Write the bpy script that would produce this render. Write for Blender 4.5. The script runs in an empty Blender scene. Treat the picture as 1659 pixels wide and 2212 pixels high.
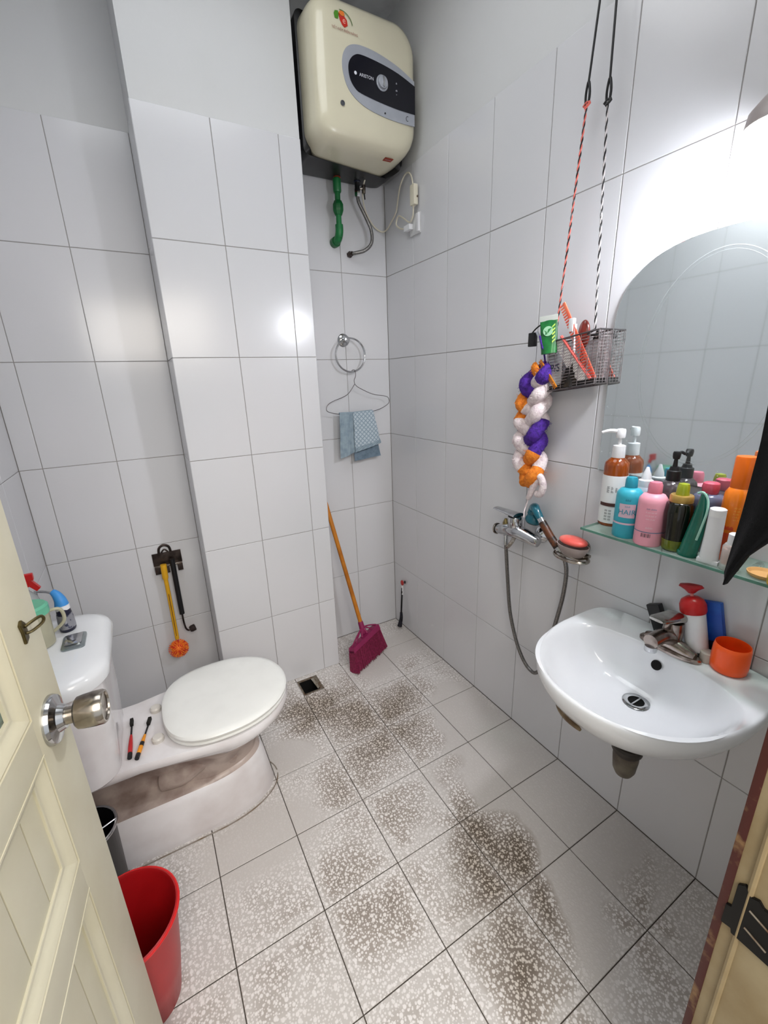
import bpy, bmesh, math, random
from mathutils import Vector, Matrix
C = bpy.context.scene.collection
S = bpy.context.scene
PI = math.pi
random.seed(7)

# ------------------------------------------------------------------ camera
CAM = Vector((-1.2252, -2.0938, 1.4713))
YAW, PIT, ROL = 0.5072, 0.3004, -0.0344
fw = Vector((math.sin(YAW)*math.cos(PIT), math.cos(YAW)*math.cos(PIT), -math.sin(PIT)))
r0 = Vector((math.cos(YAW), -math.sin(YAW), 0)); u0 = r0.cross(fw)
rt = r0*math.cos(ROL)+u0*math.sin(ROL); up = -r0*math.sin(ROL)+u0*math.cos(ROL)
cd = bpy.data.cameras.new('camera'); cam = bpy.data.objects.new('camera', cd); C.objects.link(cam)
cd.sensor_fit = 'HORIZONTAL'; cd.sensor_width = 36; cd.lens = 36*921.15/1659; cd.clip_start = 0.02
m = Matrix((rt, up, -fw)).transposed().to_4x4(); m.translation = CAM
cam.matrix_world = m
S.camera = cam
# ------------------------------------------------------------------ light
W = bpy.data.worlds.new('world'); S.world = W; W.use_nodes = True
W.node_tree.nodes['Background'].inputs[0].default_value = (0.92, 0.96, 1.0, 1)
W.node_tree.nodes['Background'].inputs[1].default_value = .5

def light(name, typ, loc, energy, col, size=.1, size_y=None, target=None, spread=None):
    l = bpy.data.lights.new(name, typ); l.energy = energy; l.color = col
    if typ == 'AREA':
        l.size = size
        if size_y: l.shape = 'RECTANGLE'; l.size_y = size_y
        if spread: l.spread = spread
    else: l.shadow_soft_size = size
    o = bpy.data.objects.new(name, l); C.objects.link(o); o.location = loc
    if target: o.rotation_euler = (Vector(target)-Vector(loc)).to_track_quat('-Z', 'Y').to_euler()
    return o
# the wall lamp over the mirror, the lamp of the room outside the door
# (the lamp over the mirror lights the room through its own glowing globe, see wall_lamp)
light('outer_room_light', 'AREA', (-1.05, -3.0, 2.25), 30, (1, .92, .82), 1.3, 1.3, (-.9, -1.2, .7))
light('ceiling_fill', 'AREA', (-.85, -1.05, 2.93), 6.0, (.95, .975, 1), .9, .9, (-.85, -1.05, 0))  # added fill below the ceiling to soften the shadows, no lamp hangs there
S.view_settings.view_transform = 'Standard'; S.view_settings.look = 'None'
S.view_settings.exposure = 0.62; S.view_settings.gamma = 1; S.view_settings.use_curve_mapping = False

# ------------------------------------------------------------------ materials
def lin(c):
    if isinstance(c, str):
        c = [int(c[i:i+2], 16)/255 for i in (0, 2, 4)]
        c = [x/12.92 if x <= .04045 else ((x+.055)/1.055)**2.4 for x in c]
    return (c[0], c[1], c[2], 1)
MATS = {}
def mat(name, col, rough=.45, metal=0, var=.08, scale=14, bump=0, bscale=60, col2=None, trans=0, ior=1.45, coat=0, emit=0, sss=0, lo=.42, hi=.68):
    if name in MATS: return MATS[name]
    M = bpy.data.materials.new(name); M.use_nodes = True; N = M.node_tree.nodes; L = M.node_tree.links
    b = N['Principled BSDF']; c = lin(col)
    tc = N.new('ShaderNodeTexCoord')
    nz = N.new('ShaderNodeTexNoise'); nz.inputs['Scale'].default_value = scale; nz.inputs['Detail'].default_value = 5
    L.new(tc.outputs['Object'], nz.inputs['Vector'])
    mx = N.new('ShaderNodeMix'); mx.data_type = 'RGBA'
    c2 = lin(col2) if col2 else tuple(x*(1-var*2) for x in c[:3])+(1,)
    mr = N.new('ShaderNodeMapRange'); mr.inputs[1].default_value = lo; mr.inputs[2].default_value = hi
    L.new(nz.outputs[0], mr.inputs[0]); L.new(mr.outputs[0], mx.inputs[0])
    mx.inputs[6].default_value = c; mx.inputs[7].default_value = c2
    L.new(mx.outputs[2], b.inputs['Base Color'])
    b.inputs['Roughness'].default_value = rough; b.inputs['Metallic'].default_value = metal
    b.inputs['Transmission Weight'].default_value = trans; b.inputs['IOR'].default_value = ior
    b.inputs['Coat Weight'].default_value = coat
    if sss: b.inputs['Subsurface Weight'].default_value = sss; b.inputs['Subsurface Radius'].default_value = (.01, .006, .004); b.inputs['Subsurface Scale'].default_value = .5
    if emit: b.inputs['Emission Color'].default_value = c; b.inputs['Emission Strength'].default_value = emit
    if bump:
        n2 = N.new('ShaderNodeTexNoise'); n2.inputs['Scale'].default_value = bscale; n2.inputs['Detail'].default_value = 4
        L.new(tc.outputs['Object'], n2.inputs['Vector'])
        bp = N.new('ShaderNodeBump'); bp.inputs['Strength'].default_value = bump; bp.inputs['Distance'].default_value = .004
        L.new(n2.outputs[0], bp.inputs['Height']); L.new(bp.outputs[0], b.inputs['Normal'])
    MATS[name] = M; return M
def glassy(name, col, rough=.05, mixf=.35, ior=1.3):
    """thin clear or tinted plastic: part transparent, part glossy"""
    if name in MATS: return MATS[name]
    M = bpy.data.materials.new(name); M.use_nodes = True; N = M.node_tree.nodes; L = M.node_tree.links
    for n in list(N): N.remove(n)
    o = N.new('ShaderNodeOutputMaterial'); t = N.new('ShaderNodeBsdfTransparent'); p = N.new('ShaderNodeBsdfPrincipled')
    nz = N.new('ShaderNodeTexNoise'); nz.inputs['Scale'].default_value = 20
    mr = N.new('ShaderNodeMapRange'); mr.inputs[3].default_value = rough; mr.inputs[4].default_value = rough+.1
    L.new(nz.outputs[0], mr.inputs[0]); L.new(mr.outputs[0], p.inputs['Roughness'])
    t.inputs[0].default_value = lin(col); p.inputs['Base Color'].default_value = lin(col); p.inputs['IOR'].default_value = ior+.15
    x = N.new('ShaderNodeMixShader'); x.inputs[0].default_value = mixf
    L.new(t.outputs[0], x.inputs[1]); L.new(p.outputs[0], x.inputs[2]); L.new(x.outputs[0], o.inputs[0])
    MATS[name] = M; return M

white_cer = mat('ceramic', 'e9ebee', .08, var=.03, scale=3, coat=.3)
toilet_cer = mat('toilet_ceramic', 'e4e2e4', .12, scale=5, col2='cfc9c9', coat=.2)
lid_pl = mat('seat_plastic', 'e6e7e4', .3, var=.02)
chrome = mat('chrome', 'c9cacc', .12, 1, var=.15, scale=30)
chrome_d = mat('stained_chrome', 'b5aea4', .2, 1, scale=22, col2='6d6057', lo=.38, hi=.7)
tapm = mat('tap_metal', 'a99e97', .22, 1, scale=28, col2='5b4a43', lo=.4, hi=.68)
steel_rope = mat('braided_steel', '8a8886', .3, .9, var=.3, scale=400)
cream = mat('cream_plastic', 'd8d2b9', .24, var=.03, scale=4, coat=.3)
black = mat('black_plastic', '121214', .4, var=.2)
blackg = mat('black_gloss', '0b0b18', .12, var=.1)
silver = mat('silver_paint', 'b3b7c0', .35, .35, var=.04)
green_p = mat('green_pipe_plastic', '17703a', .35, var=.12)
red_p = mat('red_plastic', 'c01a1c', .32, var=.05)
dkred = mat('bucket_red', 'a51217', .36, var=.06, scale=8)
orange_cup = mat('orange_plastic', 'ff5c1c', .3, var=.02)
blue_p = mat('blue_plastic', '1c51b8', .4, col2='2f74d6')
skyblue = mat('sky_blue_plastic', '3f8fd6', .4)
whitep = mat('white_plastic', 'e8e8ea', .35, var=.03)
ivory = mat('ivory_plastic', 'dcd6c2', .4, var=.04)
door_paint = mat('door_paint', 'c9c4ae', .42, scale=3.5, col2='bdb69b', bump=.08, bscale=25)
jamb_paint = mat('jamb_paint', 'ad9d7c', .5, scale=7, col2='95805c', bump=.15)
jamb_brown = mat('brown_edge_paint', '4c1f1a', .5, scale=40, col2='8a6a48', lo=.55, hi=.72)
brass = mat('aged_brass', '6b5f3f', .35, .9, scale=30, col2='3a3320')
wood = mat('yellow_wood', 'c47a1e', .4, scale=9, col2='a86212')
maroon = mat('maroon_plastic', '8a1d50', .45)
maroon_b = mat('maroon_bristle', '6d1236', .8, scale=120, col2='8d1f4c', bump=.6, bscale=300)
darksteel = mat('dark_bronze', '463c38', .35, .8, scale=30, col2='241d1b')
yellow_p = mat('yellow_plastic', 'd9a21c', .4)
orange_b = mat('orange_bristle', 'fa9330', .7, scale=80, col2='e2502a')
rubber_hole = mat('dark_hole', '080706', .9)
rust = mat('rusty_metal', '7c7468', .5, .5, scale=60, col2='5a4028')
glass_shelf = glassy('shelf_glass', 'e0eee6', .04, .14)
glass_edge = mat('glass_edge', '5f9080', .2, var=.2)
mesh_wire = mat('basket_wire', '6a6466', .35, .8, var=.2)
wire_l = mat('silver_wire', 'b5aaab', .35, .7, var=.3, scale=60)

def mirror_mat():
    M = bpy.data.materials.new('mirror_silver'); M.use_nodes = True; N = M.node_tree.nodes; L = M.node_tree.links
    b = N['Principled BSDF']; b.inputs['Metallic'].default_value = .94; b.inputs['Roughness'].default_value = .035; b.inputs['Specular IOR Level'].default_value = 1
    tc = N.new('ShaderNodeTexCoord'); v = N.new('ShaderNodeTexVoronoi'); v.inputs['Scale'].default_value = 70
    n = N.new('ShaderNodeTexNoise'); n.inputs['Scale'].default_value = 3.5
    L.new(tc.outputs['Object'], v.inputs['Vector']); L.new(tc.outputs['Object'], n.inputs['Vector'])
    lt = N.new('ShaderNodeMath'); lt.operation = 'LESS_THAN'; lt.inputs[1].default_value = .09; L.new(v.outputs['Distance'], lt.inputs[0])
    gt = N.new('ShaderNodeMath'); gt.operation = 'GREATER_THAN'; gt.inputs[1].default_value = .56; L.new(n.outputs[0], gt.inputs[0])
    mu = N.new('ShaderNodeMath'); mu.operation = 'MULTIPLY'; L.new(lt.outputs[0], mu.inputs[0]); L.new(gt.outputs[0], mu.inputs[1])
    mx = N.new('ShaderNodeMix'); mx.data_type = 'RGBA'; mx.inputs[6].default_value = lin('e6eeee'); mx.inputs[7].default_value = lin('f0f6f6')
    L.new(mu.outputs[0], mx.inputs[0]); L.new(mx.outputs[2], b.inputs['Base Color'])
    r = N.new('ShaderNodeMapRange'); r.inputs[3].default_value = .035; r.inputs[4].default_value = .5
    L.new(mu.outputs[0], r.inputs[0]); L.new(r.outputs[0], b.inputs['Roughness'])
    return M

def tile_mat(name, col, col2, rough=.12):
    M = bpy.data.materials.new(name); M.use_nodes = True; N = M.node_tree.nodes; L = M.node_tree.links
    b = N['Principled BSDF']; g = N.new('ShaderNodeNewGeometry')
    n = N.new('ShaderNodeTexNoise'); n.inputs['Scale'].default_value = 1.6; n.inputs['Detail'].default_value = 1
    L.new(g.outputs['Position'], n.inputs['Vector'])
    mr = N.new('ShaderNodeMapRange'); mr.inputs[1].default_value = .4; mr.inputs[2].default_value = .7; L.new(n.outputs[0], mr.inputs[0])
    mx = N.new('ShaderNodeMix'); mx.data_type = 'RGBA'; mx.inputs[6].default_value = lin(col); mx.inputs[7].default_value = lin(col2)
    L.new(mr.outputs[0], mx.inputs[0])
    # mineral scale and soap film towards the floor
    sp = N.new('ShaderNodeSeparateXYZ'); L.new(g.outputs['Position'], sp.inputs[0])
    n3 = N.new('ShaderNodeTexNoise'); n3.inputs['Scale'].default_value = 2; n3.inputs['Detail'].default_value = 0; L.new(g.outputs['Position'], n3.inputs['Vector'])
    L.new(mx.outputs[2], b.inputs['Base Color'])
    r = N.new('ShaderNodeMapRange'); r.inputs[1].default_value = .3; r.inputs[2].default_value = .75; r.inputs[3].default_value = rough; r.inputs[4].default_value = rough+.04
    L.new(n3.outputs[0], r.inputs[0]); L.new(r.outputs[0], b.inputs['Roughness'])
    b.inputs['Coat Weight'].default_value = .0
    n2 = N.new('ShaderNodeTexNoise'); n2.inputs['Scale'].default_value = 2; n2.inputs['Detail'].default_value = 0; L.new(g.outputs['Position'], n2.inputs['Vector'])
    bp = N.new('ShaderNodeBump'); bp.inputs['Strength'].default_value = .05; bp.inputs['Distance'].default_value = .01
    L.new(n2.outputs[0], bp.inputs['Height']); L.new(bp.outputs[0], b.inputs['Normal'])
    return M
tile_w = tile_mat('glazed_wall_tile', 'd5d5d8', 'd0d1d4', .16)

def wall_mat():
    M = bpy.data.materials.new('plaster_and_grout'); M.use_nodes = True; N = M.node_tree.nodes; L = M.node_tree.links
    b = N['Principled BSDF']; g = N.new('ShaderNodeNewGeometry'); sp = N.new('ShaderNodeSeparateXYZ'); L.new(g.outputs['Position'], sp.inputs[0])
    gt = N.new('ShaderNodeMath'); gt.operation = 'GREATER_THAN'; gt.inputs[1].default_value = 2.362; L.new(sp.outputs[2], gt.inputs[0])
    n = N.new('ShaderNodeTexNoise'); n.inputs['Scale'].default_value = 2.2; n.inputs['Detail'].default_value = 6; L.new(g.outputs['Position'], n.inputs['Vector'])
    pm = N.new('ShaderNodeMix'); pm.data_type = 'RGBA'; pm.inputs[6].default_value = lin('d6d7d9'); pm.inputs[7].default_value = lin('c9cac9')
    L.new(n.outputs[0], pm.inputs[0])
    gm = N.new('ShaderNodeMix'); gm.data_type = 'RGBA'; gm.inputs[6].default_value = lin('a3a09e'); gm.inputs[7].default_value = lin('827b75')
    L.new(n.outputs[0], gm.inputs[0])
    mx = N.new('ShaderNodeMix'); mx.data_type = 'RGBA'; L.new(gt.outputs[0], mx.inputs[0]); L.new(gm.outputs[2], mx.inputs[6]); L.new(pm.outputs[2], mx.inputs[7])
    L.new(mx.outputs[2], b.inputs['Base Color']); b.inputs['Roughness'].default_value = .7
    n2 = N.new('ShaderNodeTexNoise'); n2.inputs['Scale'].default_value = 30; L.new(g.outputs['Position'], n2.inputs['Vector'])
    bp = N.new('ShaderNodeBump'); bp.inputs['Strength'].default_value = .15; bp.inputs['Distance'].default_value = .004
    L.new(n2.outputs[0], bp.inputs['Height']); L.new(bp.outputs[0], b.inputs['Normal'])
    return M
wall_m = wall_mat()

# dirt patches worn into the floor glaze: x, y, radius x, radius y, turn, strength
DIRT = [(-.62, -.62, .20, .22, .3, .9), (-.78, -.47, .16, .13, .2, 1.0), (-.42, -.78, .15, .15, 0, .75), (-.3, -.62, .12, .10, .3, .8),
        (-.66, -.86, .14, .12, .2, .55), (-.82, -.95, .09, .10, 0, .6), (-.50, -1.30, .075, .17, -.5, 1.25), (-.38, -1.43, .10, .12, -.6, 1.15),
        (-.46, -1.60, .055, .17, -.45, 1.15), (-.60, -1.62, .07, .22, -.5, .95), (-.80, -1.37, .10, .09, .2, .5), (-.93, -1.20, .09, .12, .1, .7),
        (-.32, -1.02, .07, .08, 0, .4), (-.24, -1.72, .12, .07, .7, .45), (-.72, -1.85, .12, .1, 0, .5), (-.70, -1.12, .13, .12, 0, .42), (-.4, -1.05, .1, .1, 0, .35), (-.16, -.42, .1, .1, 0, .4)]
CLEAN = [(-.17, -1.05, .16, .22, .2, 1.0), (-.15, -1.4, .18, .25, .1, .9), (-.13, -.76, .09, .1, 0, .9), (-.92, -.66, .1, .07, 0, 1.0), (-.62, -1.17, .09, .07, 0, .25),
         (-.33, -1.2, .06, .08, -.4, .7), (-.34, -1.55, .06, .2, -.5, 1.0), (-1.1, -.95, .18, .1, 0, .8), (-.35, -.36, .12, .1, 0, .5), (-.12, -.25, .2, .1, 0, .6), (-.45, -1.08, .07, .07, 0, .3)]
def floor_mat():
    M = bpy.data.materials.new('speckled_floor_tile'); M.use_nodes = True; N = M.node_tree.nodes; L = M.node_tree.links
    b = N['Principled BSDF']; g = N.new('ShaderNodeNewGeometry'); tc = N.new('ShaderNodeTexCoord')
    def math_(op, a, c=None, clamp=False):
        n = N.new('ShaderNodeMath'); n.operation = op; n.use_clamp = clamp
        for i, v in enumerate((a, c)):
            if v is None: continue
            if isinstance(v, (int, float)): n.inputs[i].default_value = v
            else: L.new(v, n.inputs[i])
        return n.outputs[0]
    def maprange(v, a, c, d=0, e=1):
        n = N.new('ShaderNodeMapRange'); L.new(v, n.inputs[0])
        for i, x in enumerate((a, c, d, e)): n.inputs[i+1].default_value = x
        return n.outputs[0]
    def mixc(f, a, c):
        n = N.new('ShaderNodeMix'); n.data_type = 'RGBA'
        L.new(f, n.inputs[0])
        for i, v in ((6, a), (7, c)):
            if isinstance(v, str): n.inputs[i].default_value = lin(v)
            else: L.new(v, n.inputs[i])
        return n.outputs[2]
    def noise(scale, detail=3):
        n = N.new('ShaderNodeTexNoise'); n.inputs['Scale'].default_value = scale; n.inputs['Detail'].default_value = detail
        L.new(g.outputs['Position'], n.inputs['Vector']); return n.outputs[0]
    def dots(scale, rad, seedv):
        mp = N.new('ShaderNodeMapping'); mp.inputs['Location'].default_value = (seedv, seedv*.7, 0); L.new(g.outputs['Position'], mp.inputs[0])
        v = N.new('ShaderNodeTexVoronoi'); v.voronoi_dimensions = '2D'; v.inputs['Scale'].default_value = scale; v.inputs['Randomness'].default_value = .78
        L.new(mp.outputs[0], v.inputs['Vector'])
        sx = N.new('ShaderNodeSeparateColor'); L.new(v.outputs['Color'], sx.inputs[0])
        rr = maprange(sx.outputs[0], 0, 1, rad*.45, rad)
        d = math_('SUBTRACT', rr, v.outputs['Distance'])
        return maprange(d, -.05, .07)
    d = math_('MAXIMUM', dots(60, .31, 0), math_('MAXIMUM', dots(82, .26, 3.3), math_('MULTIPLY', dots(112, .30, 7.1), .75)))
    sep = N.new('ShaderNodeSeparateXYZ'); L.new(g.outputs['Position'], sep.inputs[0])
    def blob(x, y, rx, ry, t, s):
        # rotated gaussian patch on the ground plane
        c_, s_ = math.cos(t), math.sin(t)
        dx = math_('SUBTRACT', sep.outputs[0], x); dy = math_('SUBTRACT', sep.outputs[1], y)
        a = math_('ADD', math_('MULTIPLY', dx, c_/rx), math_('MULTIPLY', dy, s_/rx))
        e = math_('ADD', math_('MULTIPLY', dx, -s_/ry), math_('MULTIPLY', dy, c_/ry))
        q = math_('ADD', math_('MULTIPLY', a, a), math_('MULTIPLY', e, e))
        return math_('MULTIPLY', math_('EXPONENT', math_('MULTIPLY', q, -1.0)), s)
    tot = None
    for x in DIRT: k = blob(*x); tot = k if tot is None else math_('ADD', tot, k)
    cl = None
    for x in CLEAN: k = blob(*x); cl = k if cl is None else math_('ADD', cl, k)
    n1 = noise(5, 4); n2 = noise(16, 4)
    dirt = math_('ADD', tot, maprange(n1, .35, .65, -.12, .36)); dirt = math_('ADD', dirt, maprange(n2, .3, .7, -.15, .15))
    # every tile is cleaner along its edge
    so = N.new('ShaderNodeSeparateXYZ'); L.new(tc.outputs['Object'], so.inputs[0])
    edge = math_('MAXIMUM', math_('ABSOLUTE', so.outputs[0]), math_('ABSOLUTE', so.outputs[1]))
    dirt = math_('SUBTRACT', dirt, maprange(edge, .085, .120, 0, .5))
    dirt = math_('SUBTRACT', dirt, cl)
    dirt = math_('MAXIMUM', math_('MINIMUM', dirt, 1.3), 0)
    ground = mixc(maprange(dirt, 0, .5), 'c2bdb9', 'a0978f')
    ground = mixc(maprange(dirt, .55, 1.35), ground, '5e5144')
    dotc = mixc(maprange(dirt, .6, 1.3), 'e6e2e0', 'd0c6ba')
    vis = math_('MULTIPLY', d, maprange(math_('SUBTRACT', math_('ADD', dirt, .34), cl), 0, .4, .10, .95))
    col = mixc(vis, ground, dotc)
    L.new(col, b.inputs['Base Color']); b.inputs['Roughness'].default_value = .42
    L.new(maprange(n2, .3, .7, .3, .5), b.inputs['Roughness'])
    bp = N.new('ShaderNodeBump'); bp.inputs['Strength'].default_value = .35; bp.inputs['Distance'].default_value = .001
    L.new(d, bp.inputs['Height']); L.new(bp.outputs[0], b.inputs['Normal'])
    return M
floor_m = floor_mat()
floor_grout = mat('floor_grout', '4a423b', .8, var=.2, scale=20)

# ------------------------------------------------------------------ mesh tools
class MB:
    def __init__(s): s.v = []; s.f = []; s.mi = []; s.cur = 0
    def add(s, vs, fs):
        o = len(s.v); s.v += [tuple(v) for v in vs]; s.f += [tuple(i+o for i in f) for f in fs]; s.mi += [s.cur]*len(fs); return s
    def box(s, a, b, bev=0, M=None):
        bm = bmesh.new(); bmesh.ops.create_cube(bm, size=1)
        for v in bm.verts: v.co = Vector([(a[i]+b[i])/2+v.co[i]*(b[i]-a[i]) for i in range(3)])
        if bev: bmesh.ops.bevel(bm, geom=bm.edges[:], offset=bev, segments=3 if bev > .004 else 2, affect='EDGES', profile=.7)
        return s.bm(bm, M)
    def bm(s, bm, M=None):
        bm.verts.index_update(); vs = [(M @ v.co if M else v.co) for v in bm.verts]
        s.add(vs, [[v.index for v in f.verts] for f in bm.faces]); bm.free(); return s
    def rings(s, R, caps=True, closed=True):
        n = len(R[0]); vs = [p for r in R for p in r]; fs = []
        for i in range(len(R)-1):
            for j in range(n if closed else n-1):
                k = (j+1) % n; fs.append((i*n+j, i*n+k, (i+1)*n+k, (i+1)*n+j))
        if caps: fs.append(tuple(reversed(range(n)))); fs.append(tuple(range((len(R)-1)*n, len(R)*n)))
        return s.add(vs, fs)
    def lathe(s, prof, seg=32, M=None, caps=True, sx=1, sy=1):
        R = []
        for r, z in prof:
            ring = [Vector((max(r, 1e-4)*math.cos(2*PI*i/seg)*sx, max(r, 1e-4)*math.sin(2*PI*i/seg)*sy, z)) for i in range(seg)]
            R.append([(M @ p if M else p) for p in ring])
        return s.rings(R, caps)
    def tube(s, pts, r, seg=12, caps=True, smooth=0, closed=False):
        P = [Vector(p) for p in pts]
        if smooth: P = spline(P, smooth, closed)
        rr = r if callable(r) else (lambda t: r)
        R = []; n = len(P); nrm = None
        for i, p in enumerate(P):
            a = P[(i-1) % n] if (closed or i > 0) else P[0]; b = P[(i+1) % n] if (closed or i < n-1) else P[-1]
            t = (b-a).normalized()
            if nrm is None: nrm = t.orthogonal().normalized()
            nrm = (nrm-t*nrm.dot(t))
            nrm = nrm.normalized() if nrm.length > 1e-6 else t.orthogonal().normalized()
            bn = t.cross(nrm); q = rr(i/max(1, n-1))
            R.append([p+nrm*q*math.cos(2*PI*k/seg)+bn*q*math.sin(2*PI*k/seg) for k in range(seg)])
        if closed: R.append(R[0]); return s.rings(R, False)
        return s.rings(R, caps)
    def prism(s, poly, z0, z1, M=None, bev=0):
        bm = bmesh.new(); vs = [bm.verts.new((x, y, z0)) for x, y in poly]; f = bm.faces.new(vs)
        e = bmesh.ops.extrude_face_region(bm, geom=[f]); bmesh.ops.translate(bm, vec=(0, 0, z1-z0), verts=[v for v in e['geom'] if isinstance(v, bmesh.types.BMVert)])
        if bev: bmesh.ops.bevel(bm, geom=bm.edges[:], offset=bev, segments=2, affect='EDGES')
        bmesh.ops.recalc_face_normals(bm, faces=bm.faces)
        return s.bm(bm, M)
    def sphere(s, c, r, M=None, seg=20, sq=(1, 1, 1)):
        bm = bmesh.new(); bmesh.ops.create_uvsphere(bm, u_segments=seg, v_segments=seg//2+2, radius=1)
        for v in bm.verts: v.co = Vector((v.co[0]*r*sq[0]+c[0], v.co[1]*r*sq[1]+c[1], v.co[2]*r*sq[2]+c[2]))
        return s.bm(bm, M)
def spline(P, k, closed=False):
    n = len(P); out = []
    rng = range(n) if closed else range(n-1)
    for i in rng:
        if closed: a, b, c, d = P[(i-1) % n], P[i], P[(i+1) % n], P[(i+2) % n]
        else: a, b, c, d = P[max(i-1, 0)], P[i], P[i+1], P[min(i+2, n-1)]
        for j in range(k):
            t = j/k; out.append(.5*((2*b)+(c-a)*t+(2*a-5*b+4*c-d)*t*t+(3*b-a-3*c+d)*t**3))
    if not closed: out.append(P[-1])
    return out
def build(mb, name, mats, parent=None, ang=35, base=None):
    me = bpy.data.meshes.new(name)
    vs = mb.v
    off = Vector((0, 0, 0))
    if base is not None: off = Vector(base)
    me.from_pydata([tuple(Vector(v)-off) for v in vs], [], mb.f)
    mats = mats if isinstance(mats, (list, tuple)) else [mats]
    for m_ in mats: me.materials.append(m_)
    if len(mats) > 1: me.polygons.foreach_set('material_index', mb.mi)
    bm = bmesh.new(); bm.from_mesh(me); bmesh.ops.recalc_face_normals(bm, faces=bm.faces); bm.to_mesh(me); bm.free()
    me.polygons.foreach_set('use_smooth', [True]*len(me.polygons))
    me.set_sharp_from_angle(angle=math.radians(ang)); me.update()
    o = bpy.data.objects.new(name, me); C.objects.link(o)
    if parent: o.parent = parent
    return o
def tag(o, label, cat, group=None):
    o['label'] = label; o['category'] = cat
    if group: o['group'] = group
    return o
def struct(o): o['kind'] = 'structure'; return o
def thing(name, label, cat, loc, group=None):
    o = bpy.data.objects.new(name, None); C.objects.link(o); o.location = loc; o.empty_display_size = .02
    return tag(o, label, cat, group)
def part(T, mb, name, mats, ang=35, label=None):
    """mb is in world coordinates; T is an Empty (or a part of one) at its thing's base"""
    root = T
    off = Vector((0, 0, 0)); q = T
    while q is not None: off += q.location; q = q.parent
    o = build(mb, name, mats, T, ang, base=off)
    if label: o['label'] = label
    return o
def tf(loc, z=(0, 0, 1), x=None):
    """frame with its z axis along z"""
    z = Vector(z).normalized(); x = Vector(x) if x else z.orthogonal()
    x = (x-z*x.dot(z)).normalized(); y = z.cross(x)
    M = Matrix((x, y, z)).transposed().to_4x4(); M.translation = Vector(loc); return M
def textmb(body, size, align='CENTER', depth=0):
    cu = bpy.data.curves.new('t', 'FONT'); cu.body = body; cu.size = size; cu.align_x = align; cu.align_y = 'CENTER'; cu.extrude = depth; cu.resolution_u = 3
    o = bpy.data.objects.new('t', cu); C.objects.link(o)
    me = bpy.data.meshes.new_from_object(o.evaluated_get(bpy.context.evaluated_depsgraph_get()))
    vs = [v.co.copy() for v in me.vertices]; fs = [tuple(p.vertices) for p in me.polygons]
    bpy.data.objects.remove(o); bpy.data.curves.remove(cu); bpy.data.meshes.remove(me)
    return vs, fs
def text_on(mb, body, size, fn):
    vs, fs = textmb(body, size); mb.add([fn(v.x, v.y) for v in vs], fs); return mb
def cylwrap(cx, cy, r, ang, z0):
    # x to the reader's right, y up, on a cylinder seen from direction ang
    return lambda x, y: (cx+(r)*math.cos(ang+x/r), cy+(r)*math.sin(ang+x/r), z0+y)
def wrapband(cx, cy, r, a0, a1, z0, z1, n=14, t=.0006):
    mb = MB(); A = [a0+(a1-a0)*i/n for i in range(n+1)]
    mb.add([(cx+(r+t)*math.cos(a), cy+(r+t)*math.sin(a), z) for z in (z0, z1) for a in A], [(i, i+1, n+2+i, n+1+i) for i in range(n)])
    return mb

# ------------------------------------------------------------------ room shell
H = .394; ZT = 6*H; CE = 2.95; YF = -1.955; XL = -1.656; PX0, PX1, PY = -1.073, -.4977, -.2248
def slab(name, a, b, m_):
    o = build(MB().box(a, b), name, m_); struct(o); return o
DX0, DX1, DY0, DY1 = -.7485, -.644, -.366, -.252
fm_ = MB().box((XL-.1, YF-.15, -.08), (DX0, .1, -.0028)).box((DX1, YF-.15, -.08), (.1, .1, -.0028)).box((DX0, YF-.15, -.08), (DX1, DY0, -.0028)).box((DX0, DY1, -.08), (DX1, .1, -.0028))
fl = struct(build(fm_, 'floor', floor_grout))
fo = slab('trim_1', (-3, -4.2, -.08), (1.5, YF-.15, -.006), mat('outer_floor', '8f8880', .5))
fo['label'] = 'floor of the space outside the door'
ce = slab('ceiling', (XL-.1, YF, CE), (.1, .1, CE+.1), mat('ceiling_paint', 'd8d9da', .8))
g = .0022
wr = slab('wall_right', (g, YF-.1, -.0028), (.1, .1, CE), wall_m)
wb = slab('wall_back', (XL-.1, g, -.0028), (.1, .1, CE), wall_m)
wl = slab('wall_left', (XL-.1, YF-.1, -.0028), (XL-g, .1, CE), wall_m)
wp = slab('wall_pillar', (PX0+g, PY+g, -.0028), (PX1-g, .01, CE), wall_m)
mbf = MB()
mbf.box((XL, YF-.1, 0), (-1.51, YF, CE)); mbf.box((-.60, YF-.1, 0), (.05, YF, CE)); mbf.box((-1.51, YF-.1, 2.12), (-.60, YF, CE))
wf = struct(build(mbf, 'wall_front', mat('front_plaster', 'd0cec9', .7)))
TC = {}
def tile(parent, M, w, h, m_, t=.0024, gap=.0011, bev=.0012):
    key = (round(w, 4), round(h, 4), m_.name)
    if key not in TC:
        x, y = w/2-gap, h/2-gap
        vs = [(-x, -y, -t), (x, -y, -t), (x, y, -t), (-x, y, -t), (-x, -y, -bev), (x, -y, -bev), (x, y, -bev), (-x, y, -bev),
              (-x+bev, -y+bev, 0), (x-bev, -y+bev, 0), (x-bev, y-bev, 0), (-x+bev, y-bev, 0)]
        fs = [(8, 9, 10, 11)]+[(i, (i+1) % 4, 4+(i+1) % 4, 4+i) for i in range(4)]+[(4+i, 4+(i+1) % 4, 8+(i+1) % 4, 8+i) for i in range(4)]
        me = bpy.data.meshes.new('tile'); me.from_pydata(vs, [], fs); me.materials.append(m_); me.update(); TC[key] = me
    o = bpy.data.objects.new('tile', TC[key]); C.objects.link(o); o.parent = parent; o.matrix_world = M; return o
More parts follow.
